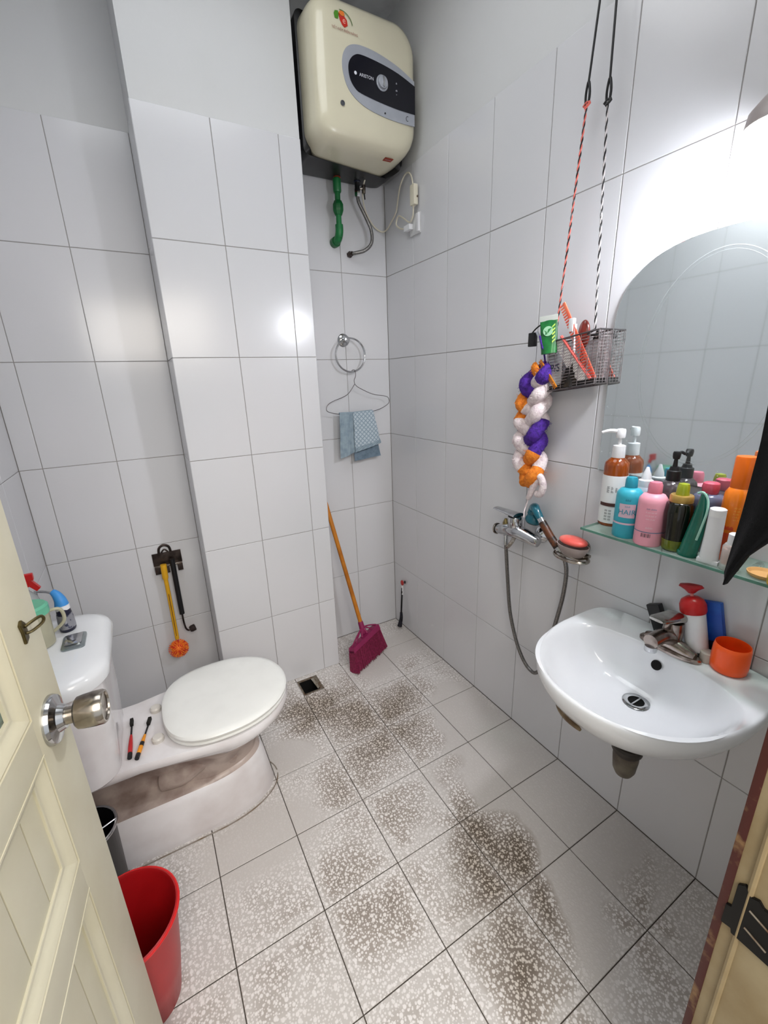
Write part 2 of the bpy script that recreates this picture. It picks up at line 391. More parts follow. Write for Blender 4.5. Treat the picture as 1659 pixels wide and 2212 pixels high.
def tiles(parent, org, U, V, us, vs, m_=None, tilt=.0005):
    U, V = Vector(U), Vector(V); n = U.cross(V)
    for a, b in zip(us, us[1:]):
        for c, d in zip(vs, vs[1:]):
            p = Vector(org)+U*((a+b)/2)+V*((c+d)/2)
            M = Matrix((U, V, n)).transposed().to_4x4(); M.translation = p
            M = M @ Matrix.Rotation(random.uniform(-tilt, tilt), 4, 'X') @ Matrix.Rotation(random.uniform(-tilt, tilt), 4, 'Y')
            tile(parent, M, b-a, d-c, m_ or tile_w)
rows = [H*i for i in range(7)]
tiles(wr, (0, 0, 0), (0, -1, 0), (0, 0, 1), [.0]+[.25*i for i in range(1, 8)]+[1.9545], rows)
tiles(wb, (0, 0, 0), (1, 0, 0), (0, 0, 1), [XL, -1.5819, -1.3319, PX0], rows)
tiles(wb, (0, 0, 0), (1, 0, 0), (0, 0, 1), [PX1, -.25, 0], rows)
tiles(wp, (0, PY, 0), (1, 0, 0), (0, 0, 1), [PX0, -.8267, -.5841, PX1], rows)
tiles(wp, (PX0, 0, 0), (0, -1, 0), (0, 0, 1), [0, -PY], rows)
tiles(wp, (PX1, 0, 0), (0, 1, 0), (0, 0, 1), [PY, 0], rows)
tiles(wl, (XL, 0, 0), (0, 1, 0), (0, 0, 1), [-1.954]+[-.25*i for i in range(7, -1, -1)], rows)
# floor tiles: the drain sits in the tile below the pillar, that tile is cut round it
xs = [XL, -1.5]+[-1.25+.25*i for i in range(6)]; ys = [-1.954, -1.75]+[-1.5+.25*i for i in range(7)]
for a, b in zip(xs, xs[1:]):
    for c, d in zip(ys, ys[1:]):
        cx, cy = (a+b)/2, (c+d)/2
        if PX0 <= cx <= PX1 and c >= -.25 + 1e-6 and cx > PX0 and cy > PY: continue
        if a <= DX0 and b >= DX1 and c <= DY0 and d >= DY1: # tile with the drain: L-shaped pieces
            for q in ((a, DX0, c, d), (DX1, b, c, d), (DX0, DX1, c, DY0)):
                M = Matrix.Translation(((q[0]+q[1])/2, (q[2]+q[3])/2, 0)); tile(fl, M, q[1]-q[0], q[3]-q[2], floor_m, t=.0026, gap=.0004)
            continue
        M = Matrix.Translation((cx, cy, 0)) @ Matrix.Rotation(random.uniform(-.0015, .0015), 4, 'X') @ Matrix.Rotation(random.uniform(-.0015, .0015), 4, 'Y')
        tile(fl, M, b-a, d-c, floor_m, t=.0026, gap=.0013)

# door jamb on the right with its hinge
jb = struct(build(MB().box((-.612, YF-.11, -.002), (-.59, YF+.0015, 2.12), .0015), 'trim_2', jamb_paint))
part(jb, MB().box((-.6135, YF-.0075, 0), (-.588, YF+.003, 2.1), .001), 'brown_edge_strip', jamb_brown)
part(jb, MB().tube([(-.613, YF-.026, 0), (-.613, YF-.026, 2.1)], .004, 8), 'bead_moulding', jamb_paint)
hn = part(jb, MB().prism([(-1.962, .705), (-1.962, .742), (-1.968, .745), (-1.968, .79), (-1.9755, .7975), (-1.984, .786), (-1.992, .79), (-1.998, .783), (-2.03, .783), (-2.03, .70), (-1.975, .70), (-1.9735, .7075)],
          -.6165, -.6118, Matrix(((0, 0, 1, 0), (1, 0, 0, 0), (0, 1, 0, 0), (0, 0, 0, 1))), .0006), 'hinge', mat('black_iron', '0e0d0d', .45, .3))
mb = MB()
for z in (.724, .758): mb.tube([(-.6172, -1.986, z+.006), (-.6172, -2.012, z-.004)], .0015, 6)
part(hn, mb, 'screw_slot', rust)
mb = MB().box((-1.51, YF-.11, 0), (-1.497, YF+.001, 2.12), .0015).box((-1.51, YF-.11, 2.10), (-.59, YF+.001, 2.125), .0015)
struct(build(mb, 'trim_3', jamb_paint))

# ------------------------------------------------------------------ door leaf
TH = math.radians(6.79)
K0 = Vector((-1.4169, -1.387, 0))
dS = Vector((math.sin(TH), math.cos(TH), 0)); dN = Vector((math.cos(TH), -math.sin(TH), 0))
MD = Matrix((dS, Vector((0, 0, 1)), dN)).transposed().to_4x4(); MD.translation = K0  # (s, z, out)
dr = bpy.data.objects.new('door_1', None); C.objects.link(dr); dr.location = K0; dr['kind'] = 'structure'
dr['label'] = 'cream painted panelled wooden door leaf opened into the bathroom'
def dpart(mb, name, m_, parent=None, **k):
    mb.v = [tuple(MD @ Vector(v)) for v in mb.v]; return part(parent or dr, mb, name, m_, **k)
S1, S0 = .057, -.65; T = .034
gl = (-.052, 1.042, 1.95); p2 = (-.052, .775, .978); p3 = (-.052, .29, .708)
dpart(MB().box((gl[0], .008, -T), (S1, 2.06, 0), .0015), 'stile', door_paint)
dpart(MB().box((S0, .008, -T), (S0+.09, 2.06, 0), .0015), 'stile', door_paint)
for z0, z1 in ((.008, p3[1]), (p3[2], p2[1]), (p2[2], gl[1]), (gl[2], 2.06)):
    dpart(MB().box((S0+.085, z0, -T+.0005), (gl[0]+.003, z1, -.0002), .001), 'rail', door_paint)
for (pr, z0, z1) in (p2, p3):
    if pr > gl[0]: # recess reaches into the stile: shown by its raised moulding
        pass
    n = 7; w = (gl[0]+.002-(S0+.09))/n
    for i in range(n):
        a = S0+.09+i*w
        dpart(MB().box((a+.0012, z0-.002, -.024), (a+w-.0012, z1+.002, -.0135), .0012), 'panel_board', door_paint)
    # bolection mouldings round the recess
    for q in (((S0+.09, z0), (pr, z0)), ((S0+.09, z1), (pr, z1)), ((pr, z0), (pr, z1)), ((S0+.09, z0), (S0+.09, z1))):
        prof = [(-.025, -.020), (-.025, -.0105), (-.0225, -.0092), (-.018, -.0095), (-.012, -.0060), (-.006, -.0020), (-.0025, -.0006), (-.0015, -.0022), (.0, -.0022), (.0005, .0008), (.003, .0008), (.004, -.004)]
        dpart(MB().rings([[(s_+(u if s_ == pr else -u), z_+(-u if z_ == z0 else u), o_) for u, o_ in prof] for s_, z_ in q]), 'moulding', door_paint)
prof = [(-.027, -.018), (-.027, -.0105), (-.0235, -.0092), (-.018, -.0095), (-.012, -.0060), (-.006, -.0020), (-.0025, -.0006), (-.0015, -.0022), (.0, -.0022), (.0005, .0008), (.003, .0008), (.004, -.004)]
for horiz, q in ((1, ((S0+.09, gl[1]), (gl[0], gl[1]))), (0, ((gl[0], gl[1]), (gl[0], gl[2]))), (1, ((S0+.09, gl[2]), (gl[0], gl[2]))), (0, ((S0+.09, gl[1]), (S0+.09, gl[2])))):
    R = []
    for s_, z_ in q:
        R.append([(s_+(u if s_ == gl[0] else -u), z_+(-u if z_ == gl[1] else u), o_) for u, o_ in prof])
    dpart(MB().rings(R), 'moulding', door_paint)
dpart(MB().box((S0+.08, gl[1]-.01, -.020), (gl[0]+.01, gl[2]+.01, -.015)), 'glass_pane', mat('textured_glass', '5d6e66', .25, scale=60, col2='2e3b35', bump=.8, bscale=120), label='dark green frosted glass pane')
# knob: rosette, neck, cup shaped grip
kb = dpart(MB().lathe([(.0, -.001), (.037, -.001), (.0375, .003), (.035, .008), (.027, .0105), (.021, .012), (.017, .02), (.0, .02)], 40, Matrix.Translation((0, 1.0, 0))), 'knob_rosette', chrome)
dpart(MB().lathe([(.0, .014), (.0145, .014), (.0130, .022), (.0125, .032), (.0165, .0335), (.0, .0335)], 32, Matrix.Translation((0, 1.0, 0))), 'knob_neck', chrome_d, kb)
dpart(MB().lathe([(.0, .032), (.0205, .032), (.0238, .035), (.0250, .042), (.0262, .056), (.0262, .068), (.0240, .0715), (.0215, .0715), (.0205, .069), (.0, .067)], 40, Matrix.Translation((0, 1.0, 0))), 'knob_grip', chrome_d, kb, label='smudged steel door knob grip')
lt = dpart(MB().prism([(-.006, 1.134), (.006, 1.138), (.008, 1.148), (.007, 1.162), (-.001, 1.170), (-.009, 1.165), (-.006, 1.152)], 0, .004, None, .0008), 'latch_plate', brass)
dpart(MB().tube([(.001, 1.148, .003), (.006, 1.147, .008), (.018, 1.148, .014), (.026, 1.150, .017), (.027, 1.155, .018), (.023, 1.160, .016), (.008, 1.160, .009), (.001, 1.158, .004)], .0022, 8, smooth=4), 'latch_hook', brass, lt)
for z in (1.128, 1.172): pass

# ------------------------------------------------------------------ wall lamp over the mirror
LY, LZ_ = -1.635, 1.885
T_ = thing('wall_lamp', 'round grey wall lamp with a lit white globe above the mirror at the right edge', 'lamp', (0, LY, LZ_))
part(T_, MB().lathe([(0, 0), (.045, 0), (.045, .014), (.02, .022), (0, .022)], 28, tf((0, LY, LZ_+.03), (-1, 0, 0))), 'wall_plate', mat('lamp_grey', 'b0a6a4', .4))
part(T_, MB().tube([(-.015, LY, LZ_+.03), (-.06, LY, LZ_+.037), (-.09, LY, LZ_+.035)], .012, 12, smooth=5), 'arm', MATS['lamp_grey'])
part(T_, MB().lathe([(0, LZ_+.062), (.040, LZ_+.056), (.058, LZ_+.035), (.062, LZ_+.010), (.060, LZ_+.010), (.056, LZ_+.034), (.038, LZ_+.052), (.0, LZ_+.058)], 32, Matrix.Translation((-.105, LY, 0)), caps=False), 'shade_cap', MATS['lamp_grey'])
part(T_, MB().sphere((-.105, LY, LZ_), .046), 'globe', mat('lit_globe', 'f6f8ff', .5, emit=195, var=0))

# ------------------------------------------------------------------ toilet
TY = -.71
def outl(xb, xf, hb, hf, z, n=56, back=7, front=2.1, xm=None):
    """plan outline: square-ish towards xb (the wall), round at xf"""
    xm = xm if xm is not None else xb+(xf-xb)*.5
    out = []
    for i in range(n):
        a = 2*PI*i/n; c, s_ = math.cos(a), math.sin(a)
        if c >= 0: x = xm+(xf-xm)*abs(c)**(2/front); w = abs(s_)**(2/front)
        else: x = xm-(xm-xb)*abs(c)**(2/back); w = abs(s_)**(2/back)
        t = min(1, max(0, (x-xb)/(xf-xb))); t2 = min(1, max(0, (t-.35)/.3)); t2 = t2*t2*(3-2*t2)
        out.append((x, TY+(hb+(hf-hb)*t2)*w*(1 if s_ >= 0 else -1), z))
    return out
tl = thing('toilet', 'white ceramic close-coupled toilet with closed lid against the left wall', 'toilet', (-1.3, TY, 0))
R = [outl(-1.60, -1.0, .118, .122, 0, xm=-1.22, back=9), outl(-1.60, -1.003, .118, .122, .012, xm=-1.22, back=9), outl(-1.60, -1.025, .112, .116, .16, xm=-1.23, back=9), outl(-1.60, -1.035, .106, .112, .185, xm=-1.23, back=9),
     outl(-1.60, -1.05, .030, .096, .195, xm=-1.22), outl(-1.60, -1.045, .026, .102, .23, xm=-1.2), outl(-1.60, -1.02, .028, .122, .28, xm=-1.18), outl(-1.60, -.975, .05, .158, .325, xm=-1.16),
     outl(-1.62, -.94, .125, .184, .352, xm=-1.15), outl(-1.63, -.918, .150, .193, .372, xm=-1.14), outl(-1.63, -.912, .155, .196, .392, xm=-1.14), outl(-1.63, -.918, .150, .191, .402, xm=-1.14), outl(-1.60, -.96, .11, .14, .403, xm=-1.14)]
bm_ = MB().rings(R); bm_.mi = [1 if 3 <= i//56 < 7 else 0 for i in range(len(bm_.f))]
bowl = part(tl, bm_, 'bowl', [toilet_cer, mat('grimy_ceramic', 'b3a49c', .3, scale=12, col2='83716a')], 50)
part(bowl, MB().tube([(-1.36, TY-.04, .21), (-1.30, TY-.06, .225), (-1.22, TY-.065, .26), (-1.13, TY-.07, .235)], lambda t: .034, 14, smooth=5), 'trapway_bulge', MATS['grimy_ceramic'])
bead = outl(-1.60, -.985, .131, .135, .0012, xm=-1.22, back=9)
part(tl, MB().tube([p for p in bead if p[0] > -1.52], .0022, 6), 'sealant_bead', mat('dirty_sealant', '8d857c', .6, scale=14, col2='6b5232'))
def seat(z, grow, xb=-1.325): return outl(xb-grow*.5, -.915+grow, .192+grow, .192+grow, z, front=2.1, back=2.6, xm=-1.135)
part(tl, MB().rings([seat(.405, -.012), seat(.407, -.004), seat(.414, 0), seat(.420, -.003), seat(.422, -.01)]), 'seat_ring', lid_pl)
part(tl, MB().rings([seat(.4235, -.008), seat(.425, 0), seat(.434, .003), seat(.441, -.002), seat(.445, -.016), seat(.4475, -.05), seat(.4485, -.1)]), 'seat_lid', lid_pl, 40)
for dy in (-.075, .075): part(tl, MB().lathe([(0, 0), (.018, 0), (.018, .014), (.014, .019), (0, .020)], 20, Matrix.Translation((-1.345, TY+dy, .40))), 'seat_hinge', mat('hinge_plastic', 'd0cbc4', .3))
def rr(x0, x1, y0, y1, r, z, n=10, r2=None):
    # rounded rectangle, front corners (x1) round with r, back corners with r2
    r2 = r if r2 is None else r2; out = []
    for cx, cy, a0, q in ((x1-r, y1-r, 0, r), (x0+r2, y1-r2, PI/2, r2), (x0+r2, y0+r2, PI, r2), (x1-r, y0+r, 3*PI/2, r)):
        for i in range(n): a = a0+PI/2*i/(n-1); out.append((cx+q*math.cos(a), cy+q*math.sin(a), z))
    return out
def tk(z, g_, r=.085): return rr(XL+.004, -1.432+g_, TY-.195-g_, TY+.195+g_, r+g_, z, 10, .02)
part(tl, MB().rings([tk(.395, -.02), tk(.405, -.012), tk(.55, -.004), tk(.715, 0)]), 'tank', toilet_cer)
lidm = part(tl, MB().rings([tk(.717, .008), tk(.722, .018), tk(.748, .022), tk(.762, .014), tk(.770, -.004), tk(.774, -.03), tk(.776, -.06)]), 'tank_lid', white_cer, 40)
MB_ = MB().rings([rr(-1.525, -1.468, -.755, -.665, .012, .7745, 6), rr(-1.525, -1.468, -.755, -.665, .012, .780, 6), rr(-1.521, -1.472, -.751, -.669, .010, .782, 6)])
fb = part(tl, MB_, 'flush_plate', mat('satin_chrome', '9aa3a6', .25, .8, var=.1))
part(fb, MB().rings([rr(-1.517, -1.476, -.738, -.676, .006, .7822, 6), rr(-1.517, -1.476, -.738, -.676, .006, .7855, 6), rr(-1.513, -1.48, -.734, -.680, .005, .7865, 6)]), 'flush_button', chrome)

# toothbrushes lying on the ceramic between tank and seat
def toothbrush(a, b, m1, m2, label, bristle_first):
    a, b = Vector(a), Vector(b); d = (b-a); t = thing('toothbrush', label, 'toothbrush', tuple(b), 'toothbrushes on the toilet')
    x = d.normalized()
    part(t, MB().tube([a+d*.42, a+d*.6, a+d*.8, a+d*1.0], lambda q: .0035+.0032*math.sin(min(1, q)*PI*.8), 8, smooth=4), 'handle', m1)
    part(t, MB().tube([a+d*.08, a+d*.2, a+d*.45], .0028, 8, smooth=3), 'neck', black)
    mb = MB(); M = tf(a+d*.07, (0, 0, 1), x); mb.box((-.014, -.005, -.002), (.014, .005, .010), .0015, M); part(t, mb, 'bristles', mat('black_bristle', '15130f', .8))
    part(t, MB().tube([a+d*.90, a+d*1.01], .0068, 8), 'grip_end', m2)
    if m1.name.startswith('amber'):
        part(t, MB().tube([a+d*.62, a+d*.78], .0066, 8), 'grip_band', m2)
    return t
toothbrush((-1.417, -.652, .4075), (-1.423, -.822, .4105), mat('handle_red', 'c02326', .35), black, 'toothbrush with a red handle and black end on the toilet rim beside the tank', 0)
toothbrush((-1.364, -.678, .4075), (-1.404, -.836, .4105), mat('amber_handle', 'e8941c', .35), black, 'toothbrush with an orange and black banded handle lying slanted on the toilet rim', 0)

# spray and jug on the tank lid
def lath(t, name, prof, x, y, z, m_, seg=28, sx=1, sy=1, rot=0, label=None, ang=35):
    return part(t, MB().lathe(prof, seg, Matrix.Translation((x, y, z)) @ Matrix.Rotation(rot, 4, 'Z'), sx=sx, sy=sy), name, m_, ang, label)
x, y, z = -1.520, -.615, .7765
t = thing('toilet_cleaner_bottle', 'dark blue and silver bottle with a light blue angled nozzle cap on the tank lid', 'bottle', (x, y, z))
lath(t, 'body', [(0, 0), (.023, 0), (.025, .004), (.024, .035), (.021, .064), (.017, .074), (0, .074)], x, y, z, mat('navy_plastic', '1b1c33', .35), sx=.85, sy=1.05)
lath(t, 'label_sleeve', [(.0252, .010), (.0246, .034), (.0226, .054)], x, y, z, mat('silver_label', '9c9da4', .35, .4, scale=60, col2='3a3d55', lo=.55, hi=.62), sx=.87, sy=1.06)
lath(t, 'collar', [(0, .068), (.0185, .068), (.0185, .080), (.014, .088), (0, .088)], x, y, z, whitep)
part(t, MB().tube([(x, y, z+.083), (x-.001, y+.001, z+.100), (x-.008, y+.008, z+.116), (x-.016, y+.014, z+.124)], lambda q: .0185-.010*q, 14, smooth=4), 'nozzle_cap', skyblue)
x, y = -1.582, -.68
t = thing('measuring_jug', 'clear ivory plastic jug with a pale green lid on the tank lid', 'jug', (x, y, z))
lath(t, 'body', [(0, 0), (.036, 0), (.040, .004), (.043, .10), (.0405, .10), (.037, .006), (0, .006)], x, y, z, mat('jug_plastic', 'cfcbb0', .3, trans=.25))
part(t, MB().tube([(x+.03, y+.022, z+.09), (x+.062, y+.026, z+.088), (x+.066, y+.024, z+.05), (x+.034, y+.022, z+.022)], .0048, 8, smooth=5), 'handle', MATS['jug_plastic'])
lath(t, 'lid', [(0, .100), (.0455, .100), (.0455, .122), (.040, .128), (0, .128)], x, y, z, mat('mint_plastic', '6fc2a0', .4))
x, y = -1.606, -.585
t = thing('trigger_spray_bottle', 'clear spray bottle with a red trigger head at the back of the tank lid', 'bottle', (x, y, z))
lath(t, 'body', [(0, 0), (.034, 0), (.036, .006), (.036, .09), (.030, .115), (.014, .138), (.013, .15), (0, .15)], x, y, z, glassy('clear_plastic', 'd8dcdc', .1, .45), ang=50)
part(t, MB().box((x-.016, y-.010, z+.15), (x+.020, y+.010, z+.170), .003).box((x-.016, y-.008, z+.168), (x+.034, y+.008, z+.188), .003), 'trigger_head', red_p)
part(t, MB().prism([(.016, .170), (.026, .170), (.044, .140), (.034, .132), (.020, .150)], -.006, .006, Matrix(((1, 0, 0, x), (0, 0, 1, y), (0, 1, 0, z), (0, 0, 0, 1)))), 'trigger', red_p)
# small steel clip behind the jug
t = tag(build(MB().tube([(-1.60, -.49, .777), (-1.60, -.49, .86), (-1.595, -.50, .873), (-1.56, -.53, .874), (-1.54, -.545, .866)], .004, 8, smooth=4).lathe([(0, 0), (.02, 0), (.018, .004), (0, .005)], 16, Matrix.Translation((-1.60, -.49, .7765))), 'angle_valve_lever', chrome),
        'small chrome bent lever standing behind the jug on the tank', 'fitting')

# bins by the door
x, y = -1.452, -1.203
t = thing('red_bucket', 'red plastic bucket on the floor behind the open door', 'bucket', (x, y, 0))
part(t, MB().lathe([(0, 0), (.064, 0), (.074, .008), (.090, .12), (.108, .292), (.113, .294), (.1135, .300), (.108, .302), (.1045, .296), (.086, .12), (.068, .012), (0, .010)], 44, Matrix.Translation((x, y, .0))), 'body', dkred, 50)
part(t, MB().tube([(x+.1125*math.cos(a), y+.1125*math.sin(a), .298) for a in [2*PI*i/40 for i in range(40)]], .0035, 8, closed=True), 'rim', mat('rim_red', 'd01c1c', .3))
x, y = -1.528, -.905
x, y = -1.548, -.918
t = thing('black_bin', 'small black bin with a metal ring rim on the floor beside the toilet base', 'bin', (x, y, 0))
part(t, MB().lathe([(0, 0), (.058, 0), (.062, .004), (.070, .300), (.073, .305), (.069, .305), (.058, .008), (0, .008)], 36, Matrix.Translation((x, y, 0))), 'body', black)
part(t, MB().tube([(x+.073*math.cos(a), y+.073*math.sin(a), .307) for a in [2*PI*i/32 for i in range(32)]], .0045, 8, closed=True), 'ring', chrome)
part(t, MB().tube([(x-.072, y, .309), (x, y-.03, .315), (x+.072, y, .309)], .0025, 6, smooth=4), 'handle', chrome)
part(t, MB().box((x+.045, y-.084, 0), (x+.065, y-.062, .014), .003), 'pedal', whitep)

# ------------------------------------------------------------------ toilet brushes on their rack
t = thing('brush_rack', 'dark bronze wall rack holding two brushes on the back wall by the pillar', 'rack', (-1.218, 0, .70))
part(t, MB().box((-1.278, -.006, .688), (-1.158, 0, .748), .002), 'back_plate', darksteel)
part(t, MB().box((-1.276, -.016, .682), (-1.160, -.004, .692), .002), 'lip', chrome_d)
for a, b in ((-1.276, -1.254), (-1.226, -1.216), (-1.182, -1.160)): part(t, MB().box((a, -.026, .654), (b, -.014, .686), .0015), 'tongue', darksteel)
part(t, MB().tube([(-1.248, -.004, .748), (-1.243, -.004, .772), (-1.224, -.004, .783), (-1.204, -.004, .772), (-1.199, -.004, .748)], .0055, 10, smooth=5), 'loop', darksteel)
part(t, MB().tube([(-1.238, -.004, .748), (-1.224, -.004, .762), (-1.210, -.004, .748)], .0035, 8, smooth=5), 'loop', darksteel)
t = thing('toilet_brush', 'yellow handled toilet brush with round orange bristles hanging on the rack', 'brush', (-1.24, -.05, .25))
part(t, MB().tube([(-1.239, -.036, .702), (-1.241, -.040, .64), (-1.241, -.042, .56), (-1.243, -.045, .32)], lambda q: .0135 if q < .36 else .0095, 12, smooth=6), 'handle', yellow_p)
part(t, MB().tube([(-1.241, -.052, .56), (-1.243, -.053, .34)], .0018, 6), 'handle_groove', mat('dark_amber', '7a4a10', .5))
part(t, MB().sphere((-1.245, -.047, .268), .030, sq=(1, .8, 1)), 'brush_core', orange_b)
mb = MB(); rnd = random.Random(3)
for i in range(260):
    zc = 1-2*(i+.5)/260; ph = i*2.39996; q = math.sqrt(1-zc*zc); d = Vector((q*math.cos(ph), q*math.sin(ph)*.85, zc))
    c0 = Vector((-1.245, -.047, .268)); mb.cur = 1 if rnd.random() < .3 else 0
    mb.tube([c0+d*.022, c0+d*(.043+rnd.random()*.003)], .0019, 5)
for v in range(len(mb.v)):
    if mb.v[v][1] > -.004: mb.v[v] = (mb.v[v][0], -.004, mb.v[v][2])
o = part(t, mb, 'bristles', [orange_b, mat('red_bristle', 'd8342c', .7)]); o['kind'] = 'stuff'
t = thing('scrubbing_brush', 'thin black handled brush with a bent dark head hanging right of the yellow one', 'brush', (-1.20, -.04, .33))
part(t, MB().tube([(-1.2005, -.034, .72), (-1.2015, -.036, .56), (-1.202, -.04, .44)], .0115, 12, smooth=4), 'handle', black)
part(t, MB().tube([(-1.202, -.04, .445), (-1.202, -.04, .40), (-1.198, -.04, .36), (-1.188, -.04, .345), (-1.178, -.04, .347)], .0042, 8, smooth=5), 'neck', darksteel)
part(t, MB().lathe([(0, -.012), (.013, -.012), (.016, -.004), (.016, .012), (.013, .014), (0, .014)], 20, tf((-1.170, -.04, .350), (1, 0, .25))), 'head', mat('brush_dark', '2d211f', .7, bump=.5))

# ------------------------------------------------------------------ floor drain
t = thing('floor_drain', 'open square floor drain with rusty metal frame at the foot of the pillar', 'drain', (-.70, -.31, 0))
part(t, MB().box((DX0, DY0, -.11), (DX1, DY1, -.075)).box((DX0+.001, DY0+.001, -.075), (DX0+.004, DY1-.001, -.004)).box((DX1-.004, DY0+.001, -.075), (DX1-.001, DY1-.001, -.004)).box((DX0+.004, DY1-.004, -.075), (DX1-.004, DY1-.001, -.004)).box((DX0+.004, DY0+.001, -.075), (DX1-.004, DY0+.004, -.004)), 'drain_box', rubber_hole)
mb = MB(); w = .007
mb.box((DX0, DY0, -.0015), (DX1, DY0+w, .0012), .0004).box((DX0, DY1-w*1.8, -.0015), (DX1, DY1, .0018), .0004).box((DX0, DY0, -.0015), (DX0+w, DY1, .001), .0004).box((DX1-w*2.8, DY0, -.0015), (DX1, DY1, .001), .0004)
part(t, mb, 'frame', rust)
part(t, MB().prism([(DX1-.034, DY1-.012), (DX1-.018, DY1-.012), (DX1-.018, DY0+.020), (DX1-.028, DY0+.012), (DX1-.030, DY0+.045)], -.0014, .0002), 'grate_remnant', mat('grey_scale', '8f8a80', .6, col2='5c4e30', scale=90))

# ------------------------------------------------------------------ broom
nk = Vector((-.345, -.212, .166)); hd = Vector((-.443, -.030, .905))
t = thing('broom', 'broom with yellow wooden handle and maroon bristle head leaning in the back corner', 'broom', (-.335, -.27, 0))
d = (hd-nk)
part(t, MB().tube([nk, nk+d*.5, nk+d*.93, hd], lambda q: .0115 if q < .93 else .006, 14), 'handle', wood)
part(t, MB().lathe([(0, -.035), (.017, -.035), (.0145, .03), (.012, .035), (0, .035)], 16, tf(nk, d)), 'socket', maroon)
# head: a flat wedge between (top edge) a..b and (bottom) c..d
A = Vector((-.452, -.295, .118)); B = Vector((-.252, -.205, .150)); Cc = Vector((-.470, -.345, .002)); Dd = Vector((-.215, -.225, .002))
nrm = (B-A).cross(Cc-A).normalized()
def slabq(P, t0, t1, n=12):
    mb = MB(); R = []
    for i in range(n+1):
        f = i/n; a = P[0].lerp(P[1], f); b = P[2].lerp(P[3], f)
        R.append([a-nrm*t0, a+nrm*t0, b+nrm*t1, b-nrm*t1])
    return mb.rings(R)
part(t, slabq([A.lerp(Cc, .12), B.lerp(Dd, .12), Cc, Dd], .018, .026), 'bristle_block', maroon_b)
part(t, slabq([A, B, A.lerp(Cc, .2), B.lerp(Dd, .2)], .020, .022), 'head_cap', maroon)
for f, r_ in ((.02, .004), (.18, .004), (.42, .007), (.62, .007), (.80, .004), (.98, .004)):
    part(t, MB().tube([nk+(A.lerp(B, f)-nk)*.05, (nk+A.lerp(B, f))/2+Vector((0, 0, .004)), A.lerp(B, f)], r_, 8, smooth=3), 'strut', maroon)
mb = MB(); rnd = random.Random(9)
for i in range(150):
    f = rnd.random(); s_ = rnd.choice((-1, 1)); a = A.lerp(B, f).lerp(Cc.lerp(Dd, f), .22)+nrm*s_*.0215; b = Cc.lerp(Dd, f)+nrm*s_*.0275+Vector((rnd.uniform(-.006, .006), rnd.uniform(-.006, .006), 0)); b.z = max(.001, rnd.uniform(-.002, .01))
    mb.tube([a, b], .0013, 4)
o = part(t, mb, 'bristles', maroon_b); o['kind'] = 'stuff'
# little black brush with red suction hook at the corner
t = thing('small_dish_brush', 'small black brush with a red hook standing in the corner by the right wall', 'brush', (-.03, -.108, 0))
part(t, MB().tube([(-.014, -.109, .27), (-.018, -.109, .22), (-.026, -.110, .10)], lambda q: .0055 if q > .4 else .006, 10, smooth=4), 'handle', black)
part(t, MB().tube([(-.012, -.109, .285), (-.016, -.109, .225)], .0066, 10), 'handle_tip', whitep)
part(t, MB().sphere((-.014, -.109, .302), .014, sq=(.6, 1, 1.2)), 'suction_hook', mat('hook_red', 'b3302c', .35))
part(t, MB().sphere((-.010, -.133, .315), .007, sq=(.8, 1, 1.4)), 'hook_tip', black)
part(t, MB().tube([(-.026, -.110, .105), (-.028, -.112, .07), (-.036, -.112, .035), (-.04, -.110, .016)], lambda q: .008+.007*q, 12, smooth=4), 'head', mat('navy_black', '12131f', .4))
mb = MB()
for i in range(26):
    a = rnd.random(); p = Vector((-.030-.008*a, -.113, .09-.075*a)); mb.tube([p, p+Vector((-.002+rnd.uniform(-.003, .003), -.021, rnd.uniform(-.004, .006)))], .0008, 4)
o = part(t, mb, 'bristles', black); o['kind'] = 'stuff'

# ------------------------------------------------------------------ towel ring, hanger, cloth
t = thing('towel_ring', 'chrome towel ring on the back wall of the alcove', 'towel ring', (-.262, 0, 1.667))
part(t, MB().lathe([(0, 0), (.030, 0), (.031, .004), (.026, .010), (.012, .014), (.011, .035), (.014, .040), (.0135, .050), (0, .052)], 32, tf((-.262, 0, 1.667), (0, -1, 0))), 'mount', chrome)
c0 = Vector((-.247, -.046, 1.594))
part(t, MB().tube([(c0.x+.080*math.cos(a), c0.y, c0.z+.079*math.sin(a)) for a in [2*PI*i/48 for i in range(48)]], .0045, 10, closed=True), 'ring', chrome)
t = thing('wire_hanger', 'thin grey wire clothes hanger hooked on the towel ring', 'hanger', (-.24, -.055, 1.32))
part(t, MB().tube([(-.243, -.036, 1.518), (-.236, -.042, 1.524), (-.229, -.052, 1.520), (-.230, -.056, 1.495), (-.240, -.058, 1.475), (-.238, -.058, 1.455)], .0016, 6, smooth=6), 'hook', mesh_wire)
part(t, MB().tube([(-.238, -.058, 1.456), (-.285, -.060, 1.405), (-.362, -.060, 1.378), (-.392, -.060, 1.362), (-.402, -.060, 1.342), (-.390, -.060, 1.326), (-.33, -.060, 1.312), (-.236, -.060, 1.309), (-.139, -.060, 1.316), (-.08, -.060, 1.331), (-.044, -.060, 1.352), (-.042, -.060, 1.372), (-.060, -.060, 1.388), (-.14, -.060, 1.403), (-.215, -.058, 1.437), (-.238, -.058, 1.456)], .0017, 6, smooth=5), 'frame', mesh_wire)
